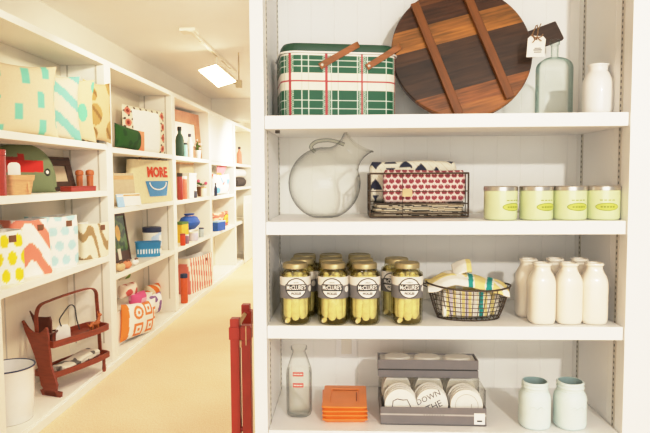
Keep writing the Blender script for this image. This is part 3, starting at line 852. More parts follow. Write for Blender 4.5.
# ------------------------------------------------------------ bottom shelf things
def shelf4():
    # clear glass milk bottle with red print
    b = at(299, 418.5, z=Z4); y = b.y+.036; s = y/F
    p = at(299.3, 390, y=y); hh = at(299, 346, y=y).z-Z4; r = 12.9*s
    t = thing('glass_milk_bottle', 'empty clear glass milk bottle with two red printed blocks', 'milk bottle', (p.x, y, Z4+.0005))
    pr = [(r*.80, 0), (r*.93, .004), (r, .012), (r, hh*.60), (r*.96, hh*.66), (r*.80, hh*.76), (r*.60, hh*.86), (r*.50, hh*.915), (r*.52, hh*.945), (r*.62, hh*.96), (r*.63, hh*.99), (r*.57, hh)]
    MB().lathe(pr, 44, sq=.8, cap1=False).build('body', 'clear_glass', t, smooth=60)
    MB().lathe([(q*.9, max(z, .008)) for q, z in pr[1:5]], 40, sq=.8, cap1=False).build('inner_wall', 'clear_glass', t, smooth=60)
    for i, py in enumerate((374.5, 385.5)):
        zc = at(299, py, y=y-r).z-Z4
        R0 = r*1.0+.0006
        def f(x, yy, zc=zc, R0=R0, off=0):
            a = x/R0; aa = a-PI/2; sq = (abs(math.cos(aa))**2.8+abs(math.sin(aa))**2.8)**(-1/2.8); q = (R0+off)*sq*(.99 if False else 1)
            return (q*math.sin(a), -q*math.cos(a), zc+yy)
        mb = MB().grid(lambda u, v: f((u-.5)*.030, (v-.5)*.0125), 10, 1)
        o = mb.build('printed_block', 'red_ink', t, fix=False)
        mb = MB()
        for k in range(6): mb.grid(lambda u, v: f(-.0125+k*.0043+u*.003, -.002+v*.004, off=.0004), 1, 1)
        mb.build('writing', 'paper', o, fix=False)
    # stack of four orange trays
    f0 = at(344.5, 423.5, z=Z4); w = 46.5*f0.y/F; d = .175; hz = .0118
    cx = at(344.5, 400, y=f0.y+d/2).x+.0; cy = f0.y+d/2
    labs = ['orange rectangular tray at the bottom of the stack', 'orange rectangular tray second from the bottom of the stack', 'orange rectangular tray just under the top one', 'orange rectangular tray on top of the stack, inset face showing']
    t = thing('orange_tray', labs[0], 'tray', (cx, cy, Z4+.0005), rad(1.5), 'stacked orange trays on the bottom shelf')
    def ring(k, z): return [(x*k, y_*(k+(1-k)*.3), z) for x, y_ in dense(rrect(w, d, .004, 3), 64)]
    def inr(ww, dd, z): return [(x, y_, z) for x, y_ in dense(rrect(ww, dd, .003, 3), 64)]
    MB().loft([inr(w*.88, d*.90, 0), inr(w*.90, d*.92, .003), inr(w, d, .0085), inr(w, d, hz-.001), inr(w*.985, d*.985, hz), inr(w*.66, d*.66, hz), inr(w*.64, d*.64, hz-.003), inr(w*.60, d*.60, hz-.0035)]).build('body', 'orange_glaze', t, smooth=30)
    MB().box((0, d*.31, hz-.0025), (w*.60, .004, .001)).box((w*.27, 0, hz-.0028), (.003, d*.4, .0008)).build('recess_shadow', 'orange_shadow', t, smooth=0)  # dark strips paint in the shadow along the recess edge
    for i in range(1, 4): dup(t, (cx+[0, .001, -.0015, .001][i], cy, Z4+.0005+i*(hz+.0003)), rad([0, .5, 2.2, -.6][i]), labs[i])
    # coaster packs
    f0 = at(433.5, 424, z=Z4); yf = f0.y-.011; w = 107*yf/F; hp = at(433, 408, y=yf).z-Z4; d = .085
    cx = at(433.5, 415, y=yf).x
    t = thing('coaster_pack', 'clear pack of round coasters with grey tray, front on bottom shelf', 'coaster pack', (cx, yf+d/2, Z4+.0005), rad(-1.2))
    mb = MB().box((0, 0, .002), (w, d, .004)).box((0, -d/2+.002, hp/2), (w, .004, hp)).box((0, d/2-.002, hp/2), (w, .004, hp)).box((-w/2+.002, 0, hp/2), (.004, d-.008, hp)).box((w/2-.002, 0, hp/2), (.004, d-.008, hp))
    tr = mb.build('tray', 'grey_card', t, smooth=0, bevel=.001)
    MB().box((0, -d/2-.0004, hp*.60), (w, .0008, .0045)).build('pale_stripe', 'pale_line', tr, smooth=0)
    MB().box((w*.435, -d/2-.0008, hp*.42), (.030, .0012, .032)).build('price_sticker', 'white_plain', tr, smooth=0)
    MB().box((w*.435, -d/2-.0018, hp*.30), (.014, .0006, .004)).build('price_digits', 'ink', tr, smooth=0)
    mb = MB(); pr_ = .0015
    for k in range(8): mb.box((-.025+k*.0075, -d/2-.0012, hp*.60), (.004, .0006, .0018))
    mb.build('writing', 'grey_card', tr, smooth=0)
    ch = .088+.014
    mb = MB().loft([[(x, y_, z) for x, y_ in rrect(w*.985, d*.97, .002, 2)] for z in (.006, ch)], False, True).build('clear_cover', 'clear_plastic', t, smooth=30)
    Rc = 16.6*yf/F
    Xc = [at(q, 410, y=yf+.012).x for q in (401.5, 433, 467.5)]
    def coaster(i, j, lab, grp=None):
        loc = (Xc[i]+(.0015*((j*7+i*3) % 3-1)), yf+.0125+j*.0172+(.006 if i == 1 else 0), Z4+.0052)
        g = thing('round_coaster', lab, 'coaster', loc, 0, grp)
        X = Matrix.Rotation(rad(-9), 4, 'X') @ Matrix.Translation((0, 0, Rc)) @ Matrix.Rotation(rad(90), 4, 'X')
        MB().lathe([(Rc-.001, -.004), (Rc, -.003), (Rc, .003), (Rc-.001, .004)], 48, X=X).build('disc', 'coaster', g, smooth=40)
        return g, X
    pl = ['white round coaster with a grey curved line, front of pack', 'white round coaster printed with block letters, front of pack', 'white round coaster with thin rim and cut mark, front of pack']
    for i in range(3):
        g, X = coaster(i, 0, pl[i])
        mb = MB(); zf = .0045
        def line(pts, ww):
            mb.tube([X @ Vector((x, y_, zf)) for x, y_ in pts], ww, 5)
        if i == 0:
            line([(x, y_) for x, y_ in ((-.026, -.018), (-.022, .012), (-.010, .018), (.006, .015), (.018, .016), (.027, -.002), (.026, -.014))], .0013)
        elif i == 1:
            for txt, ox, oy, ang, sz in (('DOWN', -.010, .020, 25, .022), ('THE', .006, -.004, 25, .026)):
                ca, sa = math.cos(rad(ang)), math.sin(rad(ang))
                mb.text(txt, sz, lambda x, y_: tuple(X @ Vector((ox+x*ca-y_*sa, oy+x*sa+y_*ca, zf))))
        else:
            line([(.032*math.cos(rad(a)), .032*math.sin(rad(a))) for a in range(0, 361, 15)], .0007)
            line([(.012, -.012), (.014, .006)], .0010)
        mb.build('printed_design', 'denim' if i != 2 else 'pale_line', g, fix=False)
        for j in (1, 2, 3): coaster(i, j, 'plain white round coaster packed behind the printed front ones', 'plain coasters in the front pack')
    # rear stack: clear-covered pack with a closed grey box on top
    yb = yf+d+.012; w2 = w*1.0
    hb0 = at(433, 378, y=yb).z-Z4; hb1 = at(433, 360.5, y=yb).z-Z4
    t = thing('coaster_pack', 'clear pack of cream coasters standing behind the front pack', 'coaster pack', (cx+.002, yb+.05, Z4+.0005), 0)
    MB().box((0, 0, .02), (w2, .1, .04)).build('tray', 'grey_card', t, smooth=0, bevel=.001)
    mb = MB()
    for q in (-.095, 0, .095):
        X = Matrix.Translation((q, -.012, .042)) @ Matrix.Rotation(rad(90), 4, 'X')
        mb.add(*(lambda v, f: (v, f))([(X @ Vector((.045*math.cos(PI*i/20), .001+.075*math.sin(PI*i/20), z))) for z in (-.02, .02) for i in range(21)], [tuple(range(21)), tuple(range(41, 20, -1))]+[(i, i+1, i+22, i+21) for i in range(20)]))
    mb.build('coaster_edges', 'coaster', t, smooth=40)
    MB().loft([[(x, y_, z) for x, y_ in rrect(w2*.99, .098, .002, 2)] for z in (.041, hb0-.002)], False, True).build('clear_cover', 'clear_plastic', t, smooth=30)
    t = thing('closed_coaster_box', 'flat grey box of wrapped coasters lying on the rear clear pack', 'box', (cx-.002, yb+.05, Z4+hb0), rad(-1.2))
    hh = hb1-hb0; t.scale = (1, .72, 1); t.location.y -= .012
    MB().box((0, 0, hh*.20), (w2, .1, hh*.40)).build('lower_box', 'grey_card', t, smooth=0, bevel=.001)
    MB().box((0, .001, hh*.44), (w2*.985, .098, hh*.08)).build('seam', 'ink', t, smooth=0)
    MB().box((0, -.048, hh*.74), (w2, .004, hh*.52)).box((0, .048, hh*.74), (w2, .004, hh*.52)).box((-w2/2+.002, 0, hh*.74), (.004, .092, hh*.52)).box((w2/2-.002, 0, hh*.74), (.004, .092, hh*.52)).build('upper_frame', 'grey_card', t, smooth=0, bevel=.001)
    MB().box((0, 0, hh*.72), (w2-.01, .09, hh*.44)).build('wrapped_filling', 'wrap_top', t, smooth=0, bevel=.004)
    mb = MB()
    for q in (-.09, 0, .09): mb.lathe([(.042, hh*.93), (.038, hh+.003), (.02, hh+.006), (.002, hh+.007)], 24, c=(q, 0), sxy=(1, 1))
    mb.build('wrapped_tops', 'wrap_top', t)
    # mason jars
    b = at(534, 430, z=Z4); y = b.y+.033; s = y/F
    p = at(534.5, 405, y=y); hh = at(534, 380.5, y=y).z-Z4; r = 15.2*s
    t = thing('mason_jar', 'pale mint painted mason jar, left one of the pair', 'jar', (p.x, y, Z4+.0005), 0, 'mint mason jars on the bottom shelf')
    pr = [(r*.86, 0), (r*.95, .003), (r, .010), (r, hh*.62), (r*.97, hh*.70), (r*.88, hh*.77), (r*.80, hh*.80), (r*.82, hh*.815), (r*.80, hh*.83), (r*.80, hh*.865), (r*.84, hh*.875), (r*.84, hh*.89), (r*.80, hh*.905), (r*.80, hh*.94), (r*.83, hh*.955), (r*.83, hh*.97), (r*.80, hh*.985), (r*.79, hh), (r*.72, hh)]
    MB().lathe(pr, 44, sq=.35, cap1=False).build('body', 'mint_paint', t, smooth=60)
    MB().lathe([(r*.72, hh), (r*.71, hh*.8), (r*.9, hh*.68), (r*.9, .01)], 40, sq=.35, cap0=False).build('inside', 'mint_inside', t, smooth=60)
    # raised script on the face
    mb = MB()
    zz = hh*.50
    mb.tube(catmull([((r+.0004)*math.sin(a), -(r+.0004)*math.cos(a)*1.0-.0012, zz+.004*math.sin(a*14)) for a in [rad(q) for q in range(-32, 33, 8)]], 4), .0012, 6)
    mb.build('raised_script', 'mint_paint', t)
    p2 = at(569.8, 405, y=y)
    dup(t, (p2.x, y, Z4+.0005), rad(14), 'pale mint painted mason jar, right one by bookcase side')
shelf4()

# --------------------------------------------------------- left wall units
YB = [1.27, 2.815, 4.28, 5.885, 7.44, 9.05, 10.62]
ZTB, ZT, ZK = 2.204, 2.2445, .067
SHELF = {0: (1.645, 1.315, .850), 1: (1.645, 1.315, .845), 2: (1.63, 1.178, .688), 3: (1.625, 1.172, .69), 4: (1.61, 1.16, .69), 5: (1.62, 1.25, .70)}
UL = {0: 'white wall shelving unit running off at the near left edge', 1: 'white wall shelving unit nearest, with cushions and the wooden caddy', 2: 'white wall shelving unit second along, with the canvas tote bag',
      3: 'white wall shelving unit third along, with the pink wood frame', 4: 'white wall shelving unit fourth along, with blank panel on top', 5: 'white wall shelving unit at the far end, partly behind bookcase'}
for i in range(6):
    ya, yb = YB[i], YB[i+1]; ym = (ya+yb)/2; hw = (yb-ya)/2
    u = thing('shelving_unit', UL[i], 'shelving unit', (LX, ym, 0), PI/2, 'white shelving units along the left wall')
    dp = LX-LB
    # local: x along the wall, -y towards the aisle (front at y=0), back at y=dp
    ST = .055
    for sx in (-1, 1): MB().box((sx*(hw-ST/2-.0005), dp/2, ZT/2), (ST, dp, ZT)).build('side_panel', 'left_paint', u, smooth=0, bevel=.002)
    MB().box((0, dp+.009, ZT/2), (hw*2-.002, .018, ZT)).build('back_panel', 'beadboard_warm', u, smooth=0)
    iw = hw*2-2*ST-.002
    MB().box((0, dp/2, (ZTB+ZT)/2), (iw, dp, ZT-ZTB)).build('top_panel', 'left_paint', u, smooth=0, bevel=.002)
    for z in SHELF[i]: MB().box((0, dp/2+.001, z-.021), (iw, dp-.002, .042)).build('shelf', 'left_paint', u, smooth=0, bevel=.002)
    MB().box((0, dp/2, ZK-.012), (iw, dp, .024)).build('base_shelf', 'left_paint', u, smooth=0, bevel=.002)
    MB().box((0, -.004, .027), (hw*2-.001, .020, .054)).build('kickboard', 'left_paint', u, smooth=0, bevel=.003)
    if i in (1, 2):
        for yy in (.06, dp-.05): MB().box((hw-ST-.0015, yy, 1.2), (.002, .012, 2.0)).build('shelf_standard', 'strip_metal', u, smooth=0)
        MB().box((-.12, dp-.001, 1.2), (.012, .002, 2.0)).build('shelf_standard', 'strip_metal', u, smooth=0)

def pr_edge(px, py, X, w, th, d=0):
    """centre of a thing whose right front edge shows at px when it lies at plane X, turned by th"""
    e = at(px, py, x=X)
    return (e.x-w/2*math.cos(th)-d/2*math.sin(th)*1, e.y-w/2*math.sin(th)+d/2*math.cos(th))

def cushion(name, w, h, T, m, color=None, parent=None, n=44, dome=0, bulge=.55, corner=.10):
    """stuffed cushion, local x width, z height (base at 0), front towards -y"""
    def side(sg):
        def fn(u, v):
            a, b = 2*u-1, 2*v-1
            th = T/2*(max(0, 1-abs(a)**2.4)**bulge)*(max(0, 1-abs(b)**2.4)**bulge)
            pin = 1-corner*(1-a*a)*abs(b)**3*0-corner*(1-b*b)*0
            px_ = a*w/2*(1-corner*(1-abs(b)**2)*abs(a)); pz = b*h/2*(1-corner*(1-abs(a)**2)*abs(b))
            if dome:
                top = math.sqrt(max(0, 1-abs(a)**2.6))
                pz = -h/2+(b+1)/2*h*(.12+.88*top)
            return (px_, sg*th, pz+h/2*(1)-0)
        return fn
    mb = MB().grid(side(-1), n, n).grid(side(1), n, n)
    return mb.build(name, m, parent, smooth=70, color=color)

CR = '#d8c3a4'; TEAL = '#7cbfa9'
def c_blocks(x, y, z):
    u, v = x/.46+.5, z/.45
    for cx, cy in ((.18, .88), (.52, .80), (.78, .90), (.70, .50), (.42, .33), (.16, .42), (.72, .15), (.94, .62), (.95, .25), (.2, .05)):
        if abs(u-cx-.03*(v-cy)) < .048 and abs(v-cy) < .105: return TEAL
    return CR
def c_waves(x, y, z):
    u, v = x/.46+.5, z/.45
    q = (v+.55*u*.9+.05*math.sin(u*9)) % .42
    return '#86c2b2' if .06 < q < .23 else '#e0cfb6'
def c_teal(x, y, z):
    return '#5cbfa8' if (x*9+z*4) % 1 < .6 else '#b9dcc8'
def c_green(x, y, z):
    u, v = x/.44+.5, z/.44
    return '#7cc8a6' if ((u-.82)**2*3+(v-.84)**2 < .010 or (u-.6)**2*3+(v-.45)**2 < .02 or (u-.9)**2*3+(v-.2)**2 < .02) else '#dbc7a2'
def c_floral(x, y, z):
    u, v = x/.36+.5, z/.43
    for cx, cy, r_ in ((.80, .90, .13), (.30, .78, .12), (.86, .55, .16), (.35, .45, .17), (.75, .22, .15), (.3, .12, .13)):
        if ((u-cx)/.9)**2+(v-cy)**2 < r_*r_: return '#b39156' if (u+v) % .3 < .22 else '#8e6f3c'
    return '#d3ba90'
zA = SHELF[1][0]+.0005
CUSH = [('cream cushion with scattered teal blocks at the near end', 58, -1.80, .42, .445, .12, 48, c_blocks), ('white cushion with wide teal waves next to the blocked one', 81, -1.775, .40, .43, .10, 48, c_waves),
        ('thin cream cushion with pale green spots, third along', 95.5, -1.735, .30, .43, .05, 52, c_green), ('tan floral cushion beside the shelf divider', 110.5, -1.695, .24, .43, .09, 66, c_floral)]
for lab, px, X, w, h, T, th, fn in CUSH:
    th = rad(th); x, y = pr_edge(px, 110, X, w, th)
    o = cushion('cushion', w, h, T, 'print_fabric', fn); o.location = (x, y, zA); o.rotation_euler = (0, 0, th)
    tag(o, lab, 'cushion', 'cushions on the top shelf of the nearest unit')
o = cushion('cushion', .34, .45, .05, 'print_fabric', c_teal); o.location = (-2.010, 3.97, zA); o.rotation_euler = (0, 0, PI/2)
tag(o, 'teal striped cushion against the back, only its top showing', 'cushion', 'cushions on the top shelf of the nearest unit')

# --- middle shelf of the nearest unit
zB = SHELF[1][1]+.0005
def truck_col(x, y, z):
    u, v = x+.23, z
    # red lorry printed across the middle
    if (u-.375)**2+(v-.125)**2 < .023**2: return '#f2ead8' if (u-.375)**2+(v-.125)**2 < .011**2 else '#1f1c1a'
    if (u-.15)**2+(v-.120)**2 < .023**2: return '#f2ead8' if (u-.15)**2+(v-.12)**2 < .011**2 else '#1f1c1a'
    if 0 < u < .345 and .125 < v < .195: return '#c22a20'
    if .185 < u < .225 and .195 <= v < .235: return '#a8261d'
    if .06 < u < .2 and .195 <= v < .215: return '#8c2a20'
    return '#77805a'
def truck_cushion():
    th = rad(58); x, y = pr_edge(57, 185, -1.84, .46, th)
    o = cushion('cushion', .46, .295, .11, 'print_fabric', truck_col, n=70, dome=1); o.location = (x, y, zB); o.rotation_euler = (0, 0, th)
    tag(o, 'dome-shaped green cushion printed with a red truck', 'cushion')
truck_cushion()
def picture_frame(label, w, h, b, depth, loc, rz, lean, fm, pm, name='picture_frame', slats=False, pic=None):
    t = thing(name, label, 'picture frame', loc, rz); t.rotation_euler = (rad(-lean), 0, rz)
    mb = MB()
    mb.box((0, 0, b/2), (w, depth, b)).box((0, 0, h-b/2), (w, depth, b)).box((-w/2+b/2, 0, h/2), (b, depth, h-2*b)).box((w/2-b/2, 0, h/2), (b, depth, h-2*b))
    mb.build('frame', fm, t, smooth=0, bevel=.003)
    if pic: pic(t)
    else: MB().box((0, depth*.2, h/2), (w-2*b, depth*.3, h-2*b)).build('picture', pm, t, smooth=0)
    return t
mat('kraft', '#c9b697', .7, var=.05)
t_ = picture_frame('dark slatted wooden frame with beige centre leaning behind the red box', .34, .235, .062, .02, (-1.955, 3.985, zB+.004), rad(80), 14, 'frame_wood', 'kraft')
mb = MB()
for k in (-1, 1): mb.box((0, -.011, .117+k*.098), (.338, .002, .004))
mb.build('slat_gaps', 'black', t_, smooth=0)
p = at(76, 190, x=-1.80)
t = thing('flat_box', 'flat red box lying in front of the dark frame', 'box', (-1.815, 3.955, zB), rad(78))
MB().box((0, 0, .014), (.26, .085, .028)).build('base', 'red_tin', t, smooth=0, bevel=.002)
MB().box((0, 0, .0315), (.264, .089, .006)).build('lid', 'red_tin', t, smooth=0, bevel=.002)
def mill(px, X, lab, zz):
    e = at(px, 180, x=X)
    t = thing('wooden_mill', lab, 'pepper mill', (X, e.y, zz), 0, 'amber wooden mills by the red box')
    MB().lathe([(.026, 0), (.028, .004), (.026, .012), (.021, .022), (.022, .08), (.023, .105)], 20).build('body', 'amber', t)
    MB().lathe([(.023, .106), (.028, .112), (.028, .130), (.024, .140), (.010, .146)], 20).build('cap', 'amber', t)
mill(79.5, -1.895, 'amber wooden mill behind the flat red box, further left', zB)
mill(90, -1.79, 'amber wooden mill standing free by the shelf divider', zB)
e = at(21, 185, x=-1.775)
t = thing('chip_basket', 'pale wood chip basket with rim band on the middle shelf', 'basket', (-1.80, e.y, zB), rad(70))
MB().loft([[(x, y, z) for x, y in rrect(w, w*.75, .02, 4)] for w, z in ((.125, 0), (.155, .105), (.150, .105), (.120, .004))], True, True).build('body', 'chip_wood', t, smooth=30)
MB().loft([[(x, y, z) for x, y in rrect(w, w*.75+.003, .02, 4)] for w, z in ((.152, .076), (.160, .106))], False, False).build('rim_band', 'chip_wood', t, smooth=30)
MB().box((.03, -.062, .05), (.014, .002, .1), Matrix.Rotation(rad(-7), 4, 'X')).build('upright', 'chip_wood', t, smooth=0)
e = at(14, 168, x=-1.80)
o = MB().prism([(-.031, 0), (.031, 0), (.031, .062), (.025, .074), (.012, .080), (-.012, .080), (-.025, .074), (-.031, .062)], -.001, .001).build('price_card', 'paper', smooth=0)
o.location = (-1.80, e.y, zB+.094); o.rotation_euler = (0, 0, rad(40)); tag(o, 'white rounded price card sticking up from the chip basket', 'card')
e = at(1, 175, x=-1.79)
t = thing('canister', 'tall dull red canister at the left picture edge', 'canister', (-1.80, e.y-.015, zB))
MB().lathe([(.040, 0), (.041, .004), (.041, .205)], 28).build('body', 'red_tin', t)
MB().lathe([(.043, .206), (.043, .232), (.040, .236), (.01, .237)], 28).build('lid', 'red_tin', t)

# --- fabric storage bags, third shelf of the nearest unit
def fabric_bag(label, w, d, h, loc, rz, color, flare=1.05, tabcol='leather', sag=.01, lining='white_plain', group='printed fabric storage bags on the third shelf', tilt=0):
    t = thing('storage_bag', label, 'storage bag', loc, rz, group)
    t.rotation_euler = (0, tilt, rz)
    rings = []; NZ = 30
    base = dense(rrect(w, d, .03, 5), 120)
    for k in range(NZ+1):
        v = k/NZ; q = 1+(flare-1)*v+.03*math.sin(v*PI)
        if k == 0: q *= .97
        rings.append([(x*q, y*q*(1-.05*v)+.004*noise.noise((x*14, v*5, y*9)), h*v-(sag*v*v*(1-abs(x)/(w/2))**1 if v > .8 else 0)) for x, y in base])
    MB().loft(rings, True, False).build('body', 'print_fabric', t, smooth=60, color=color)
    ri = [[(x*.975, y*.97, z) for x, y, z in r_] for r_ in reversed(rings[NZ//3:])]
    MB().loft(ri, False, True).build('lining', lining, t, smooth=60)
    for sy in (-1, 1):
        MB().box((w*.22, sy*(d/2*flare*.955+.003), h*.84), (.042, .004, .036)).build('handle_tab', tabcol, t, smooth=0, bevel=.001)
    return t
def b_yellow(x, y, z):
    u, v = x*13+y*8, z*11
    q = math.floor(v); uu = u+.5*(q % 2)
    return '#f2d51f' if (((uu % 1)-.5)/.34)**2+(((v % 1)-.5)/.40)**2 < 1 else '#f6f0e2'
def b_coral(x, y, z):
    u, v = x+y*.8, z
    q = v*6.2+.55*math.sin(u*20)
    return '#ee8a70' if q % 1.35 < .62 else '#f8efe4'
def b_blue(x, y, z):
    u, v = (x+y*.9)*11, z*11
    q = math.floor(v); uu = u+.5*(q % 2)
    return '#b4dbd8' if ((uu % 1)-.5)**2+((v % 1)-.5)**2 < .125 else '#f6eee2'
def b_tan(x, y, z):
    u, v = x+y*.8, z
    q = v*6+1.0*math.sin(u*17+.8)
    return '#a98f63' if q % 1.25 < .42 else '#f0e4cb'
zC = SHELF[1][2]+.0005
for lab, px, X, w, d, h, th, fn, fl, tilt in (('fabric storage bag with yellow ovals at the near shelf end', 26, -1.745, .27, .17, .285, 66, b_yellow, 1.0, 0), ('fabric storage bag with coral waves, second from the near end', 54, -1.745, .27, .17, .325, 66, b_coral, .86, 0),
                                     ('fabric storage bag with pale blue dots', 80, -1.735, .28, .17, .325, 66, b_blue, 1.02, 0), ('low fabric storage bag with tan waves beside the divider', 109, -1.725, .25, .15, .25, 74, b_tan, 1.14, 0)):
    th = rad(th); x, y = pr_edge(px, 250, X, w, th, d)
    fabric_bag(lab, w, d, h, (x, y, zC), th, fn, fl, tilt=tilt)

# --- bottom of the nearest unit: wooden caddy and enamel pot
def caddy():
    z0 = ZK+.0005
    A = Vector((-1.895, 3.55)); B = Vector((-1.735, 4.04)); mid = (A+B)/2; Lg = (B-A).length; rz = math.atan2(B.y-A.y, B.x-A.x)
    t = thing('wooden_caddy', 'rust brown two-tier wooden caddy with arched handle', 'caddy', (mid.x, mid.y, z0), rz)
    hl = Lg/2
    # near end board with ogee outline (in local y,z), plus lower dark back wing
    out = [(-.105, .03), (-.09, 0), (-.06, .0), (-.055, .035), (-.085, .07), (-.078, .12), (-.070, .19), (-.088, .25), (-.10, .31), (-.118, .37), (-.125, .42), (-.115, .425), (-.08, .405), (-.03, .385), (.03, .385), (.07, .405), (.11, .455), (.122, .450), (.115, .39), (.09, .31), (.075, .24), (.07, .17), (.08, .10), (.085, .06), (.06, .03), (.062, 0), (.09, 0), (.10, .03)]
    out = [(y*.82+(z/.45)*.13-.075, z) for y, z in out]
    def board_(x, k, m):
        mb = MB(); n = len(out)
        vs = [(x-.008, y*k, z) for y, z in out]+[(x+.008, y*k, z) for y, z in out]
        mb.add(vs, [tuple(range(n)), tuple(reversed(range(n, 2*n)))]+[(i, i+n, (i+1) % n+n, (i+1) % n) for i in range(n)])
        return mb.build('end_board', m, t, smooth=0, bevel=.002)
    fa = [(-.105, .06), (-.06, 0), (-.045, 0), (-.055, .06), (-.105, .17), (-.11, .33), (-.10, .34), (.10, .34), (.11, .33), (.105, .17), (.055, .06), (.045, 0), (.06, 0), (.105, .06)]
    board_(-hl, .95, 'rust_wood')
    def tray(name, z, hh, k):
        mb = MB()
        ring = [(-hl+.01, -.085*k), (-.05, -.105*k), (.1, -.11*k), (hl-.02, -.095*k), (hl, -.06*k), (hl+.004, 0), (hl, .06*k), (hl-.02, .09*k), (0, .1*k), (-hl+.01, .085*k)]
        ring = dense(ring, 60)
        mb.loft([[(x, y, z) for x, y in ring], [(x, y, z+hh) for x, y in ring], [(x*.965, y*.93, z+hh) for x, y in ring], [(x*.965, y*.93, z+.008) for x, y in ring]])
        return mb.build(name, 'rust_wood', t, smooth=40)
    tray('upper_tray', .295, .040, 1.0); tray('lower_tray', .105, .036, 1.0)
    wing = [(.155, .50), (.13, .475), (.09, .465), (.03, .468), (-.01, .475), (-.02, .45), (-.02, .30), (.10, .30), (.12, .42)]
    mb = MB(); n = len(wing)
    mb.add([(-hl+.06, y, z) for y, z in wing]+[(-hl+.072, y, z) for y, z in wing], [tuple(range(n)), tuple(reversed(range(n, 2*n)))]+[(i, i+n, (i+1) % n+n, (i+1) % n) for i in range(n)])
    mb.build('end_wing', 'rust_dark', t, smooth=0, bevel=.002)  # the darker rust tone paints in the shade on this wing
    # arched handle bent along the length
    pts = [(-hl+.02, .05, .26), (-hl+.015, .05, .42), (-hl+.02, .05, .50), (-hl+.05, .05, .545), (-hl+.12, .045, .560), (0, .045, .572), (hl-.10, .04, .580), (hl-.035, .03, .575), (hl-.008, .02, .545), (hl-.002, .02, .48), (hl-.002, .01, .30), (hl-.004, 0, .10)]
    MB().strip(catmull(pts, 5), .026, .008, (0, 1, 0)).build('arched_handle', 'rust_wood', t, smooth=50)
    MB().tube(catmull([(-hl+.03, .08, .345), (-hl+.01, .02, .365), (-hl+.06, -.03, .37), (-hl+.13, .0, .37), (-hl+.14, .06, .36)], 5), .006, 6).build('wire_loop', 'rust_dark', t)
    for x in (-hl+.05, hl-.03): MB().lathe([(.011, .0), (.014, .02), (.010, .05), (.012, .105)], 12, c=(x, -.05)).build('foot', 'rust_wood', t)
    W = lambda x, y, z: Matrix.Translation((mid.x, mid.y, z0)) @ Matrix.Rotation(rz, 4, 'Z') @ Vector((x, y, z))
    # card on a dark cord
    q = W(-.10, -.02, .3045)
    g = thing('price_card', 'white price card on dark cord in the caddy upper tray', 'card', q, rad(35))
    MB().prism([(-.045, 0), (.045, 0), (.042, .075), (.026, .098), (-.026, .098), (-.042, .075)], -.0012, .0012).build('card', 'paper', g, smooth=0)
    MB().tube(catmull([(-.01, -.003, .09), (-.02, -.004, .13), (0, .0, .165), (.045, .01, .215), (.075, .012, .20), (.085, .008, .12), (.10, .004, .05)], 5), .004, 6).build('cord', 'black', g)
    # little carved animal
    q = W(.165, -.035, .3035)
    g = thing('carved_animal', 'small amber carved animal figure standing in the upper tray', 'figurine', q, rad(70))
    mb = MB(); mb.tube(catmull([(-.045, 0, .03), (-.02, 0, .045), (.02, 0, .042), (.038, 0, .062), (.045, 0, .085)], 4), [.010]*4+[.016]*4+[.017]*4+[.011]*4+[.009], 10)
    mb.sphere((.050, 0, .094), .013, sc=(1.5, .8, .9))
    for x in (-.025, .022):
        for s_ in (-1, 1): mb.tube([(x, s_*.009, .04), (x*1.15, s_*.011, 0)], [.007, .005], 8)
    for s_ in (-1, 1): mb.tube([(.042, s_*.006, .10), (.040, s_*.010, .122)], [.004, .002], 6)
    mb.tube([(-.045, 0, .035), (-.065, 0, .06)], [.005, .002], 6)
    mb.build('body', 'amber', g)
    # cloth in the lower tray
    def cl(x, y, z): return '#6a6257' if noise.noise((x*22, y*22, z*22)) > .22 else '#e6dcc6'
    o = folded('folded_cloth', .34, .12, .045, 'print_fabric', color=cl, layers=2, wob=.014, seed=50)
    o.location = W(.02, -.005, .1135); o.rotation_euler = (0, rad(-3), rz+.05); tag(o, 'crumpled cream and grey cloth lying in the caddy lower tray', 'cloth')
    # white knob on the floor of the unit beside the caddy
    q = at(52, 374, z=z0)
    o = MB().lathe([(.016, 0), (.022, .006), (.022, .02), (.014, .03), (.004, .034)], 16).build('ceramic_trinket', 'cream_ceramic'); o.location = (q.x-.02, q.y, z0)
    tag(o, 'little round cream ceramic trinket lying at the foot of the caddy', 'trinket')
caddy()
def pot():
    z0 = ZK+.0005; e = at(32, 365, x=-1.80)
    cx, cy, r = -1.885, 3.17, .132
    cy = e.y-.09
    t = thing('enamel_pot', 'large white enamel pot with thin dark rim', 'pot', (cx, cy, z0))
    h = at(8, 374, y=cy-r).z-z0
    MB().lathe([(r*.86, 0), (r*.90, .006), (r*.97, h*.5), (r, h-.004), (r*1.02, h), (r*.98, h), (r*.95, h*.5), (r*.85, .012)], 48).build('body', 'enamel', t, smooth=50)
    MB().tube([(r*1.012*math.cos(2*PI*i/64), r*1.012*math.sin(2*PI*i/64), h) for i in range(64)], .0042, 8, closed=True).build('rim', 'navy', t)
pot()

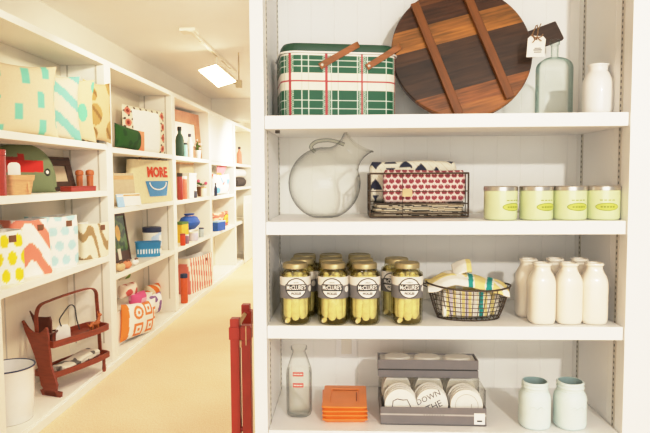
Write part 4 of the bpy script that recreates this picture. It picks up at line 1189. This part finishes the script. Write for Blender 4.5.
# --- second unit
def Lw(px0, px1, X): 
    a, b = at(px0, 200, x=X), at(px1, 200, x=X); return (a.y+b.y)/2, b.y-a.y
def second_unit():
    zA, zB, zC, zD = SHELF[2][0]+.0005, SHELF[2][1]+.0005, SHELF[2][2]+.0005, ZK+.0005
    # white panel cushion with folk pattern borders
    w = .70; h = at(124, 104, x=-1.94).z-zA
    def folk(x, y, z):
        u, v = x/w+.5, z/h
        if .17 < u < .80 and v < .93: return '#fbf6ec'
        q = math.sin(v*38)*math.sin(u*46)
        ring = ((u-(.09 if u < .5 else .9))/.055)**2+(((v*4) % 1-.5)/.32)**2
        if ring < .25: return '#8f3327'
        if ring < 1: return '#d8846a'
        return '#55483a' if q > .55 else '#eadfc6'
    o = cushion('long_cushion', w, h, .08, 'print_fabric', folk, n=80, corner=.02); o.location = (-1.875, 5.47, zA); o.rotation_euler = (0, 0, rad(77))
    tag(o, 'wide white cushion with red folk-pattern ends on the top shelf', 'cushion')
    ym, w2 = Lw(119, 144, -1.79)
    def gr(x, y, z): return '#ee9a6c' if x > w2*.5*.42 else ('#27551b' if noise.noise((x*12, z*12, 2)) > -.2 else '#1d4416')
    o = cushion('cushion', w2, at(122, 125.5, x=-1.79).z-zA, .10, 'print_fabric', gr, n=50); o.location = (-1.795, ym, zA); o.rotation_euler = (0, rad(3), rad(86))
    tag(o, 'dark green cushion with an orange edge before the white one', 'cushion')
    # canvas tote with printed word and blue bucket
    w = .66; h = min(at(132, 159, x=-1.89).z-zB, .40)
    th = rad(78)
    t = thing('tote_bag', 'cream canvas tote bag reading MORE above a blue bucket print', 'tote bag', (-1.845, 5.47, zB), th)
    rings = []
    for k in range(9):
        v = k/8; q = 1+.02*math.sin(v*PI); rings.append([(x*q, y*(1-.5*v), h*v) for x, y in dense(rrect(w, .13, .04, 4), 60)])
    MB().loft(rings, True, True).build('body', 'white_plain' if False else 'canvas_mat', t, smooth=50)
    # front plane at v: y = -.065*(1-.5v)*1.02
    def fm(x, z, off=.003): 
        v = z/h; return (x, -.066*(1-.5*v)*(1+.02*math.sin(v*PI))-off, z)
    MB().text('MORE', h*.34, lambda x, y: fm(x*1.0+w*.11, h*.70+y*.95), bold=.006).build('lettering', 'bright_red', t, fix=False)
    mb = MB(); n = 20
    mb.grid(lambda u, v: fm(w*.08+(u-.5)*w*(.62-.30*v*0-.16*(1-v)), h*(.14+.36*v), .002), 10, 6); bk = mb.build('bucket_print', 'blue_enamel', t, fix=False)
    mb = MB(); arc = [(math.cos(PI*i/16), math.sin(PI*i/16)) for i in range(17)]
    vs = [fm(w*.10+a*w*.24, h*.47-b*h*.19, .004) for a, b in arc]+[fm(w*.10+a*w*.21, h*.47-b*h*.16, .004) for a, b in arc]
    mb.add(vs, [(i, i+1, i+18, i+17) for i in range(16)]); mb.build('bucket_handle_print', 'paper', bk, fix=False)
    MB().tube(catmull([(-w*.25, 0, h), (-w*.22, -.03, h+.035), (w*.0, -.035, h+.03), (w*.24, -.03, h+.035), (w*.26, 0, h)], 5), .012, 8).build('handle', 'leather', t)
    # papers and cards lying in front of it
    for k, (px, py, ww, hh, a, m, lab) in enumerate(((122.5, 172, .20, .27, 40, 'kraft', 'buff card sleeve propped at the near side of the tote bag'), (128, 192, .24, .10, 62, 'paper', 'cream folded paper bag lying before the tote bag'), (119.5, 199, .075, .10, 70, 'sky_blue', 'pale blue card propped at the shelf front edge'))):
        X = (-1.83, -1.76, -1.745)[k]; e = at(px, 190, x=X)
        t = thing(('card_sleeve', 'paper_bag', 'greeting_card')[k], lab, 'paper goods', (X, e.y+.03, zB), rad(a)); t.rotation_euler = (rad(-12), 0, rad(a))
        MB().box((0, 0, hh/2), (ww, .012, hh)).build('front', m, t, smooth=0, bevel=.003)
        MB().box((0, -.0068, hh*.86), (ww*.96, .002, hh*.12)).build('flap', 'chip_wood' if k != 2 else 'paper', t, smooth=0)
    # third shelf
    def leafpic(t):
        W_, H_ = .30, .375
        def col(x, y, z):
            u, v = x/W_+.5, z/H_
            if (u-.52)**2*1.2+(v-.66)**2*.7 < .022: return '#e8b23a'
            if v < .30 and abs(u-.45) < .08: return '#efe3c8'
            if v < .24: return '#5a3a26'
            return '#56722f' if noise.noise((u*6, v*7, 3)) > 0 else '#33461f'
        mb = MB().grid(lambda u, v: ((u-.5)*W_, -.002, .02+v*H_), 40, 46); mb.build('picture', 'print_satin', t, color=col, fix=False)
    ym, w = Lw(116, 133, -1.90); h = at(120, 213.5, x=-1.90).z-zC
    picture_frame('dark framed botanical print with yellow flower on the third shelf', .34, .41, .02, .015, (-1.93, ym-.03, zC+.003), rad(84), 8, 'frame_wood', 'paper', pic=leafpic)
    e = at(153.5, 253, z=zC); e.y += .09; h = at(153, 227, y=e.y).z-zC; r = .087
    t = thing('storage_jar', 'white storage jar with dark navy lid behind the blue basket', 'jar', (max(e.x-.04, -1.945), e.y, zC))
    def jc(x, y, z): return '#bcd3ea' if (z > h*.35 and x > .02 and noise.noise((x*12, z*12, y*12)) > -.1) else ('#d9c39a' if z < h*.4 and noise.noise((x*20, z*20, 7)) > .1 else '#f3ede0')
    MB().loft([[(r*q*math.cos(2*PI*i/40), r*q*math.sin(2*PI*i/40), z) for i in range(40)] for q, z in [(.95, 0)]+[(1, .01+(h*.78)*k/14) for k in range(15)]+[(.9, h*.83)]]).build('body', 'print_gloss', t, color=jc)
    MB().lathe([(r*1.02, h*.80), (r*1.03, h*.82), (r*1.03, h*.98), (r*.98, h), (.01, h)], 40).build('lid', 'navy', t)
    e = at(144, 257, z=zC); w = 26*e.y/F; ym = e.y+.06; h = at(144, 242.5, y=e.y).z-zC
    t = thing('enamel_basket', 'blue pierced oblong basket on the third shelf', 'basket', (e.x+.02, ym, zC), rad(22))
    base = dense(rrect(w*.98, .12, .045, 5), 160)
    def bc_(x, y, z):
        v = z/h
        if v > .60: return '#2f86b8'
        return '#f0f4f4' if (math.sin(x*260) > .0 and .22 < v < .55) else '#3f9ac6'
    MB().loft([[(x*(.92+.08*k/16), y*(.92+.08*k/16), h*k/16) for x, y in base] for k in range(17)], True, False).build('body', 'print_gloss', t, color=bc_)
    MB().loft([[(x*.97*(.92+.08*k/8), y*.94*(.92+.08*k/8), .004+(h-.004)*k/8) for x, y in base] for k in range(9)], True, False).build('inside', 'blue_enamel', t)
    MB().tube([(x*1.0, y*1.0, h) for x, y in base[::4]], .005, 6, closed=True).build('rim', 'blue_enamel', t)
    for k, (px, m, s_, lab, nm) in enumerate(((121, 'raw_wood', .045, 'small tan pouch at the shelf front under the botanical print', 'pouch'), (128, 'peach', .042, 'small orange-red pouch between tan pouch and blue basket', 'pouch'), (136, 'white_plain', .035, 'small white pouch before the blue basket', 'pouch'))):
        e = at(px, 252, x=-1.745)
        t = thing(nm, lab, 'pouch', (-1.755, e.y, zC), rad(80), 'little pouches before the blue basket')
        MB().sphere((0, 0, s_*.75), s_, sc=(1.15, .75, .75)).build('body', m, t)
        MB().tube([(-s_*.5, -.01, s_*1.45), (0, -.014, s_*1.62), (s_*.5, -.01, s_*1.45)], .007, 6).build('tie', 'leather', t)
    # bottom: heap of soft bright things
    ym, w = Lw(122, 148, -1.765); h = at(124, 310, x=-1.765).z-zD
    def orange_print(x, y, z):
        u, v = x/w+.5, z/h
        if u < .13: return '#ee8a3a'
        for cx, cy in ((.34, .72), (.62, .78), (.34, .26), (.66, .30), (.88, .6)):
            q = max(abs(u-cx)/.115, abs(v-cy)/.17) if (cx, cy) != (.34, .72) else math.hypot((u-cx)/.12, (v-cy)/.18)
            if .62 < q < 1: return '#ec8a45'
            if q < .25: return '#ec8a45'
        return '#fbf3e6'
    o = cushion('cushion', w, h, .12, 'print_fabric', orange_print, n=70); o.location = (-1.775, ym, zD); o.rotation_euler = (0, rad(6), rad(82))
    tag(o, 'white cushion printed with orange motifs and an orange side', 'cushion')
    spec = [(127.5, 286, 300, .30, .17, 'print_fabric', 'red and cream floral patterned cushion on the heap', lambda x, y, z: '#c9584e' if ((x*11) % 1-.5)**2+((z*11) % 1-.5)**2 < .11 else '#f0d9c4'),
            (137.5, 295, 308, .26, .12, 'print_fabric', 'bright pink bow-shaped cushion in the heap', lambda x, y, z: '#e0608c' if noise.noise((x*14, y*14, z*14)) > -.15 else '#f3b6c8'),
            (152.5, 287, 299, .24, .12, 'print_fabric', 'orange leaf-patterned cushion at the back of the heap', lambda x, y, z: '#e8772c' if math.sin(x*60+z*40) > -.4 else '#f3e2c4'),
            (152, 297, 318, .40, .24, 'print_fabric', 'white and mauve patterned cushion right of the heap', lambda x, y, z: '#8d6a96' if noise.noise((x*13, z*13, y*13)) > .25 else ('#77806a' if noise.noise((x*10, z*10+9, 0)) > .35 else '#f4efe8')),
            (123, 271, 283, .20, .12, 'print_fabric', 'green and cream cushion topmost of the heap', lambda x, y, z: '#7d9a3c' if noise.noise((x*14, z*14, 4)) > -.05 else '#f0ead2')]
    for k, (px, p0, p1, ww, hh, m, lab, fn) in enumerate(spec):
        X = (-1.86, -1.80, -1.93, -1.83, -1.93)[k]; e0 = at(px, p0-3, x=X); hh = e0.z-at(px, p1-3, x=X).z
        ww2 = (20, 18, 17, 24, 10)[k]*e0.y/F*1.25
        o = cushion('cushion', ww2, hh, .13, m, fn, n=36); o.location = (X, e0.y+.0, e0.z-hh); o.rotation_euler = (0, 0, rad(74))
        tag(o, lab, 'cushion', 'heap of bright cushions in the second unit')
    # stools that carry the heap: low white storage block behind
    t = thing('storage_box', 'plain white box under the heap of bright cushions', 'box', (-1.93, ym+.07, zD), rad(90))
    MB().box((0, 0, .13), (.95, .20, .26)).build('body', 'left_paint', t, smooth=0, bevel=.004)
    MB().box((0, 0, .268), (.96, .205, .014)).build('lid', 'left_paint', t, smooth=0, bevel=.003)
mat('canvas_mat', '#ecdcb4', .85, var=.05, scale=40); mat('bright_red', '#d8481f', .7, var=.05); mat('sky_blue', '#a9cbe2', .7, var=.05)
second_unit()

# --- third to fifth unit: small goods
def bottle(label, px, X, z, pt, rpx, m, capm, group=None, cat='bottle', name='bottle', shape=0):
    e = at(px, 180, x=X); h = at(px, pt, x=X).z-z; r = rpx*e.y/F
    t = thing(name, label, cat, (X, e.y, z), 0, group)
    if shape == 0: pr = [(r*.9, 0), (r, .008), (r, h*.55), (r*.8, h*.68), (r*.4, h*.78), (r*.4, h*.88)]
    elif shape == 1: pr = [(r*.9, 0), (r, .008), (r, h*.85), (r*.9, h*.88)]
    else: pr = [(r*.6, 0), (r*.8, h*.1), (r, h*.45), (r*.75, h*.85), (r*.7, h*.88)]
    MB().lathe(pr, 20).build('body', m, t, smooth=50)
    k = .5 if shape == 0 else 1.02
    MB().lathe([(r*k, h*.865), (r*k, h*.985), (r*k*.9, h)], 20).build('cap', capm, t, smooth=50)
    return t
def box_item(label, px, pw, X, z, pt, m, m2, name='gift_box', cat='box', group=None, rz=80, d=.1):
    e = at(px, 180, x=X); h = at(px, pt, x=X).z-z; w = pw*e.y*e.y/F/abs(X)*.9
    t = thing(name, label, cat, (X, e.y, z), rad(rz), group)
    MB().box((0, 0, h*.44), (w, d, h*.88)).build('body', m, t, smooth=0, bevel=.004)
    MB().box((0, 0, h*.94), (w*1.02, d*1.03, h*.115)).build('lid', m2, t, smooth=0, bevel=.003)
    return t
def plant(label, px, X, z, pt, rpx, potm, flm, name='potted_plant'):
    e = at(px, 180, x=X); h = at(px, pt, x=X).z-z; r = rpx*e.y/F
    t = thing(name, label, 'potted plant', (X, e.y, z))
    MB().lathe([(r*.55, 0), (r*.8, h*.4), (r*.74, h*.4), (r*.5, h*.36)], 18).build('pot', potm, t)
    rr = random.Random(int(px)); mb = MB(); fl = MB()
    for k in range(26):
        a = rr.uniform(0, 2*PI); el = rr.uniform(.2, 1.4); ln = h*.62*rr.uniform(.6, 1)
        dx, dy, dz = math.cos(a)*math.cos(el)*r*1.5, math.sin(a)*math.cos(el)*r, math.sin(el)*ln
        b = Vector((0, 0, h*.36)); tip = b+Vector((dx, dy, dz)); md = b+Vector((dx*.5, dy*.5, dz*.6)); sd = Vector((-math.sin(a), math.cos(a), 0))*r*.22
        mb.add([b, md+sd, tip, md-sd], [(0, 1, 2, 3)])
        if k % 3 == 0: fl.sphere(tip, r*.28, 8, 5)
    mb.build('leaves', 'green_leaf', t, smooth=0, fix=False); fl.build('blossoms', flm, t)
    return t
def third_unit():
    zA, zB, zC, zD = SHELF[3][0]+.0005, SHELF[3][1]+.0005, SHELF[3][2]+.0005, ZK+.0005
    h = at(180, 111, x=-1.92).z-zA
    picture_frame('wide pinkish wood picture frame with pale centre on the top shelf', 1.04, h, .13, .03, (-1.885, 6.80, zA+.004), rad(82), 4, 'pink_wood', 'pink_photo')
    bottle('dark green bottle at the near side of the pink wood frame', 180.5, -1.80, zA, 127, 4.2, 'dark_green', 'black')
    bottle('pale aqua flask on the top shelf of the third unit', 184.5, -1.79, zA, 143, 3.6, 'aqua_plain', 'black', shape=1)
    bottle('slim white bottle before the pink wood frame', 190.5, -1.80, zA, 134, 3.0, 'white_plain', 'denim')
    plant('pot of pale pink blossoms by the pink wood frame', 198.5, -1.755, zA, 138, 4.0, 'white_plain', 'pale_pink', 'blossom_pot')
    bottle('coral tall carton bottle on the second shelf', 183.5, -1.80, zB, 176, 3.4, 'coral', 'white_plain', shape=1)
    bottle('dark capped red bottle at the near end of second shelf', 179.8, -1.77, zB, 173, 2.8, 'red_tin', 'charcoal', shape=1)
    box_item('tall white box beside the coral carton', 189, 5, -1.82, zB, 173, 'white_plain', 'white_plain')
    box_item('tan striped box high on the back of second shelf', 184, 10, -1.95, zB, 160, 'kraft', 'chip_wood', d=.08)
    plant('dark leaved plant with pink blossoms on the second shelf', 200.5, -1.85, zB, 172, 6.0, 'leather', 'pink')
    bottle('cream lidded tin under the pink-flowered plant', 203.5, -1.77, zB, 187, 2.8, 'cream_ceramic', 'raw_wood', shape=1, name='tin', cat='tin')
    bottle('little blue-grey tin next to the white box', 194.5, -1.765, zB, 190, 2.2, 'denim', 'white_plain', shape=1, name='tin', cat='tin')
    # third shelf
    ym, w = Lw(183, 196, -1.84); h = at(184, 221, x=-1.84).z-zC
    t = thing('drawstring_bag', 'royal blue gathered bag on the third shelf', 'bag', (-1.85, ym, zC+.12), rad(85))
    MB().lathe([(.10, 0), (.19, .05), (.20, h*.35), (.15, h*.58), (.07, h*.66), (.10, h*.76)], 24, sxy=(1, .55)).build('body', 'blue', t); MB().lathe([(.075, h*.64), (.08, h*.66), (.075, h*.69)], 20, sxy=(1, .6)).build('tie', 'chip_wood', t)
    t = thing('display_riser', 'low white riser under the royal blue bag', 'riser', (-1.87, ym, zC), rad(90)); MB().box((0, 0, .11), (.42, .15, .018)).build('top', 'left_paint', t, smooth=0)
    for sx in (-1, 1): MB().box((sx*.2, 0, .05), (.016, .15, .10)).build('leg', 'left_paint', t, smooth=0)
    box_item('yellow box at the near end of the third shelf', 180, 5, -1.86, zC, 222, 'yellow', 'green_leaf')
    box_item('yellow and green box at the far end of third shelf', 202, 6, -1.87, zC, 219, 'yellow', 'green_leaf')
    bottle('wide lilac-white cup in front of the royal blue bag', 192, -1.765, zC, 232, 5.0, 'lilac', 'white_plain', shape=1, name='cup', cat='cup')
    bottle('small red can at the front of the third shelf', 181.5, -1.75, zC, 234, 2.6, 'bright_red', 'red_tin', shape=1, name='can', cat='can')
    bottle('slim mauve cup between red can and lilac cup', 185.8, -1.75, zC, 235, 2.0, 'mauve', 'white_plain', shape=1, name='cup', cat='cup')
    bottle('pale grey jar at the far end before the yellow box', 200, -1.78, zC, 228, 3.0, 'pale_grey', 'denim', shape=1, name='jar', cat='jar')
    # bottom
    w = .66; h = at(187, 259, x=-1.84).z-zD
    def st(x, y, z): return '#dd7c6c' if ((x+.10*z)*15) % 1 < .5 else '#f6ead8'
    t = fabric_bag('red and white striped bag on the bottom of the third unit', w, .16, h, (-1.835, 7.03, zD), rad(80), st, 1.0, group=None)
    t = bottle('orange bottle with navy cap before the striped bag', 181.8, -1.76, zD, 275, 3.6, 'orange_tin', 'navy', shape=1)
for n_, c_ in (('dark_green', '#3d5a44'), ('aqua_plain', '#9fd0c8'), ('pale_pink', '#efc9c0'), ('coral', '#e87f62'), ('lilac', '#dcd8ea'), ('mauve', '#96788c'), ('pale_grey', '#b9c2be'), ('salmon', '#e08c78')): mat(n_, c_, .6, var=.07)
third_unit()

def far_units():
    zA, zB, zC, zD = SHELF[4][0]+.0005, SHELF[4][1]+.0005, SHELF[4][2]+.0005, ZK+.0005
    ym = (YB[4]+YB[5])/2; w = YB[5]-YB[4]-.13
    t = thing('white_display_panel', 'blank white panel filling the fourth unit top compartment', 'panel', (-1.755, ym, zA), PI/2)
    MB().box((0, 0, .30), (w, .02, .595)).build('panel', 'left_paint', t, smooth=0, bevel=.003)
    MB().box((0, -.013, .035), (w, .006, .05)).build('bottom_rail', 'left_paint', t, smooth=0, bevel=.002)
    e = at(222, 168, x=-1.80)
    t = thing('pennant', 'pink and orange triangular pennant hanging below the blank panel', 'pennant', (-1.795, e.y, zA-.044), PI/2)
    def pc(x, y, z): return '#ef8f45' if x < -.1 and z < -.1 else '#e5848c'
    MB().grid(lambda u, v: (-.36+u*.72*(1-v*.85)+0, .008*math.sin(u*8), -.28*v-.002), 24, 16).build('cloth', 'print_fabric', t, color=pc, fix=False)
    MB().tube([(-.37, 0, 0), (.37, 0, 0)], .004, 6).build('cord', 'twine', t)
    def jumble(x, y, z): return '#6fb7d6' if noise.noise((x*8, z*8, 1)) > .3 else ('#d86a55' if noise.noise((x*9, z*9, 8)) > .32 else '#faf5ee')
    ym2, w2 = Lw(215, 233, -1.80)
    o = cushion('cushion', 1.0, .30, .14, 'print_fabric', jumble, n=40); o.location = (-1.815, 8.42, zB); o.rotation_euler = (0, 0, rad(88)); tag(o, 'white cushion with scattered bright prints below the pennant', 'cushion')
    bottle('dark little bottle at the near end below the pennant', 215.5, -1.765, zB, 183, 1.6, 'navy', 'charcoal')
    # third shelf
    ym2, w2 = 8.5, .84; h = at(220, 212, x=-1.82).z-zC
    def sun(x, y, z):
        u, v = x/w2+.5, z/h
        q = math.hypot((u-.72)*1.2, v-.5)
        if q < .10: return '#e58a3c'
        if q < .26: return '#f0bf3e'
        if q < .32: return '#8a4a2c'
        return '#e0765f' if noise.noise((u*6, v*6, 3)) > -.1 else '#f1c7a4'
    o = cushion('cushion', w2, h, .10, 'print_fabric', sun, n=50); o.location = (-1.84, ym2, zC); o.rotation_euler = (0, 0, rad(87)); tag(o, 'coral cushion with a yellow sun face on the third shelf', 'cushion')
    box_item('blue box at the near end before the sun cushion', 217.5, 5, -1.76, zC, 221, 'blue', 'sky_blue')
    # fifth unit
    zA, zB, zC = SHELF[5][0]+.0005, SHELF[5][1]+.0005, SHELF[5][2]+.0005
    bottle('pink bottle with dark cap on the far unit shelf', 239.8, -1.79, zA, 147, 2.6, 'salmon', 'charcoal')
    for k, (px, zz, m, lab) in enumerate(((240, .0, 'charcoal', 'dark rolled blanket lowest on the far unit shelf'), (243, .15, 'white_plain', 'cream rolled blanket on top of the dark one'))):
        e = at(px, 195, x=-1.86)
        t = thing('rolled_blanket', lab, 'blanket', (-1.88, 10.10, zB+zz), PI/2, 'rolled blankets on the far unit')
        X = Matrix.Translation((0, 0, .075)) @ Matrix.Rotation(PI/2, 4, 'Y')
        MB().lathe([(.05, -.42), (.074, -.40), (.074, .40), (.05, .42)], 24, X=X).build('roll', m, t)
        sp_ = [(.42, (.008+.009*a)*math.cos(a), .075+(.008+.009*a)*math.sin(a)) for a in [q*.45 for q in range(15)]]
        MB().tube([(-x, y, z) for x, y, z in sp_], .004, 5).build('spiral_end', 'denim', t)
    t = thing('white_panel_door', 'white panel door leaning on the far unit lower part', 'panel', (-1.70, 10.02, .002), PI/2)
    MB().box((0, 0, .55), (.80, .02, 1.09)).build('panel', 'left_paint', t, smooth=0, bevel=.003)
    MB().box((0, -.012, .55), (.60, .006, .85)).build('raised_field', 'left_paint', t, smooth=0, bevel=.003)
far_units()

# ------------------------------------------------------------ red folding stand
def red_stand():
    Y = 1.80
    def X(px, y): return at(px, 340, y=y).x
    xa, xb = X(235.5, Y), X(246.7, Y)
    zt = at(235, 318, y=Y).z; z1, z0 = at(235, 326, y=Y).z, at(235, 338.5, y=Y).z
    t = thing('folding_stand', 'red painted wooden folding stand beside the bookcase left side', 'folding stand', ((xa+xb)/2, Y, 0))
    cx = (xa+xb)/2; w = 9.3*Y/F
    for x, top in ((xa, zt), (xb, z1+.004)):
        MB().box((x-cx, 0, top/2), (w, .03, top)).build('post', 'red_paint', t, smooth=0, bevel=.002)
        MB().box((x-cx, -.001, (z0+z1)/2), (w*1.2, .036, z1-z0)).build('collar', 'red_paint', t, smooth=0, bevel=.002)
    zz = (z0+z1)/2
    MB().box(((xb-cx)+.001, -.0185, (z0+z1)/2-.006), (.003, .002, z1-z0+.02)).build('pale_edge', 'raw_wood', t, smooth=0)
    MB().box((xa/2+xb/2-cx+.004, -.006, z0-.014), (.014, .012, .022)).build('hinge_block', 'raw_wood', t, smooth=0, bevel=.001)
    # rear pair
    Y2 = 1.93; xc = X(246.5, Y2); zt2 = at(246, 304, y=Y2).z
    MB().box((xc-cx, Y2-Y, zt2/2), (w*.95, .03, zt2)).build('post', 'red_paint', t, smooth=0, bevel=.002)
    MB().box((xc-cx+.004, Y2-Y, zt2-.045), (w*1.15, .036, .05)).build('collar', 'red_paint', t, smooth=0, bevel=.002)
    MB().tube([(xa-cx+.006, .016, z1+.000), (xc-cx-.002, Y2-Y-.02, zt2-.03)], .008, 4).build('brace', 'raw_wood', t)
    for z in (.25, .62): MB().tube([(xb-cx, .01, z), (xc-cx, Y2-Y, z)], .010, 8).tube([(xa-cx, 0, z), (xb-cx, 0, z)], .008, 8).build('rail', 'red_paint', t)
red_stand()

# ------------------------------------------------------------------ track light
def track():
    zc = HC
    a = at(196, 37, z=zc-.03); b = at(232, 70, z=zc-.03)
    head = at(214, 74, y=b.y-.3 if False else (a.y+b.y)/2+.1)
    t = thing('track_light', 'ceiling track with one glowing flood head over the aisle', 'track light', (a.x, a.y, zc))
    o = Vector((a.x, a.y, zc))
    d = (b-a); L_ = d.length
    ang = math.atan2(d.y, d.x)
    X = Matrix.Rotation(ang, 4, 'Z')
    MB().box((L_/2, 0, -.016), (L_*1.25, .034, .030), X).build('track', 'lamp_white', t, smooth=0, bevel=.002)
    MB().box((L_*.30, 0, -.0325), (L_*.42, .016, .003), X).box((L_*.80, 0, -.0325), (L_*.30, .016, .003), X).build('track_slot', 'lamp_metal', t, smooth=0)
    c = at(189, 31, z=zc-.012)
    MB().box((c.x-o.x, c.y-o.y, -.0125), (.13, .13, .025)).build('canopy', 'lamp_white', t, smooth=0, bevel=.004)
    # flood head: wedge housing with glowing face turned to the aisle shelves and camera
    Yh = (a.y+b.y)/2
    hc = at(217, 76, y=Yh)
    fr = Vector((-.30, -.86, -.42)).normalized()
    def onp(px, py):
        d_ = at(px, py, y=Yh)-CAM; k_ = (hc-CAM).dot(fr)/d_.dot(fr); return CAM+d_*k_
    c0, c1, c2, c3 = [onp(*q_) for q_ in ((196, 70.5), (219, 88), (235, 82), (217, 65))]
    ex = ((c1-c0)+(c2-c3))/2; ey = ((c3-c0)+(c2-c1))/2; Wd, Hd = ex.length, ey.length; ex.normalize(); ey.normalize()
    B = Matrix(((ex.x, ey.x, -fr.x, hc.x-o.x), (ex.y, ey.y, -fr.y, hc.y-o.y), (ex.z, ey.z, -fr.z, hc.z-o.z), (0, 0, 0, 1)))
    def q(w, h, z): return [(-w/2, -h/2, z), (w/2, -h/2, z), (w/2, h/2, z), (-w/2, h/2, z)]
    hs = MB().loft([q(Wd, Hd, 0), q(Wd*.97, Hd*.97, .02), q(Wd*.6, Hd*.55, .12)], False, True, X=B).build('lamp_head', 'lamp_white', t, smooth=0, bevel=.003)
    MB().add([B @ Vector(p) for p in q(Wd*.95, Hd*.93, .004)], [(0, 1, 2, 3)]).build('glowing_lens', 'lamp_glow', hs, smooth=0, fix=False)
    top = B @ Vector((-Wd*.2, 0, .08))
    MB().tube([top, (top.x, top.y, -.03)], .012, 8).build('stem', 'lamp_white', t)
    e = at(239, 84, y=Yh)
    MB().box((e.x-o.x, e.y-o.y, e.z-o.z), (.055, .05, .07), None).build('driver_box', 'lamp_metal', t, smooth=0, bevel=.004)
    MB().tube([(e.x-o.x, e.y-o.y, e.z-o.z), (B @ Vector((Wd*.3, 0, .05)))], .012, 8).tube([(e.x-o.x, e.y-o.y, e.z-o.z), (e.x-o.x, e.y-o.y, -.005)], .006, 8).build('bracket', 'lamp_metal', t)
track()

# ----------------------------------------------------------------------- light
def lamp(name, kind, loc, energy, col, size, target=None, angle=70, blend=.6):
    l = bpy.data.lights.new(name, kind); l.energy = energy; l.color = col
    if kind == 'AREA': l.size = size
    else: l.shadow_soft_size = size
    if kind == 'SPOT': l.spot_size = rad(angle); l.spot_blend = blend
    o = bpy.data.objects.new(name, l); C.objects.link(o); o.location = loc
    if target is not None: o.rotation_euler = (Vector(target)-Vector(loc)).to_track_quat('-Z', 'Y').to_euler()
    return o
WARM = (1, .91, .77); NEUT = (1, .95, .87)
lamp('key_spot', 'SPOT', (1.05, -1.3, 2.28), 155, (1, .975, .945), .05, (.25, 1.7, .95), 110, .3)
lamp('second_spot', 'SPOT', (-.35, -1.5, 2.35), 22, (1, .97, .925), .10, (.3, 1.7, 1.0), 110, .3)
lamp('aisle_spot', 'SPOT', (-.35, 1.75, 2.5), 95, WARM, .10, (-1.9, 3.7, .8), 100)
lamp('aisle_spot', 'SPOT', (-.45, 3.6, 2.5), 70, WARM, .10, (-1.9, 5.0, .9), 110)
lamp('aisle_spot', 'SPOT', (-.75, 6.6, 1.9), 62, WARM, .10, (-1.9, 6.9, 1.0), 120)
lamp('aisle_spot', 'SPOT', (-.75, 8.6, 1.9), 100, NEUT, .10, (-1.9, 9.0, 1.1), 120)
lamp('aisle_bounce', 'POINT', (-.35, 7.6, 1.2), 13, NEUT, .3)
lamp('aisle_bounce', 'POINT', (-.30, 4.6, 1.1), 9, NEUT, .3)
lamp('far_spot', 'POINT', (-.4, 10.8, 1.9), 60, NEUT, .15)
fill = lamp('rear_fill_light', 'AREA', (.5, -3.1, 1.15), 50, (1, .985, .96), 3.6, (.5, 1.6, 1.15)); fill.data.shape = 'RECTANGLE'; fill.data.size_y = 1.9  # large area lamp added behind the camera as soft fill
w = bpy.data.worlds.new('world'); SC.world = w; w.use_nodes = True
bg = w.node_tree.nodes['Background']; bg.inputs['Color'].default_value = (1, .975, .93, 1); bg.inputs['Strength'].default_value = .55
SC.view_settings.exposure = 0.0
# camera-like highlight shoulder
SC.view_settings.use_curve_mapping = True
cm = SC.view_settings.curve_mapping
WL = 2.2
cm.white_level = (WL, WL, WL)
cv = cm.curves[3]
cv.points[0].location = (0, 0); cv.points[1].location = (1, 1)
for px_, py_ in ((.12, .12), (.25, .255), (.5, .54), (.75, .755), (1.0, .865), (1.5, .955)): cv.points.new(px_/WL, py_)
cm.update()
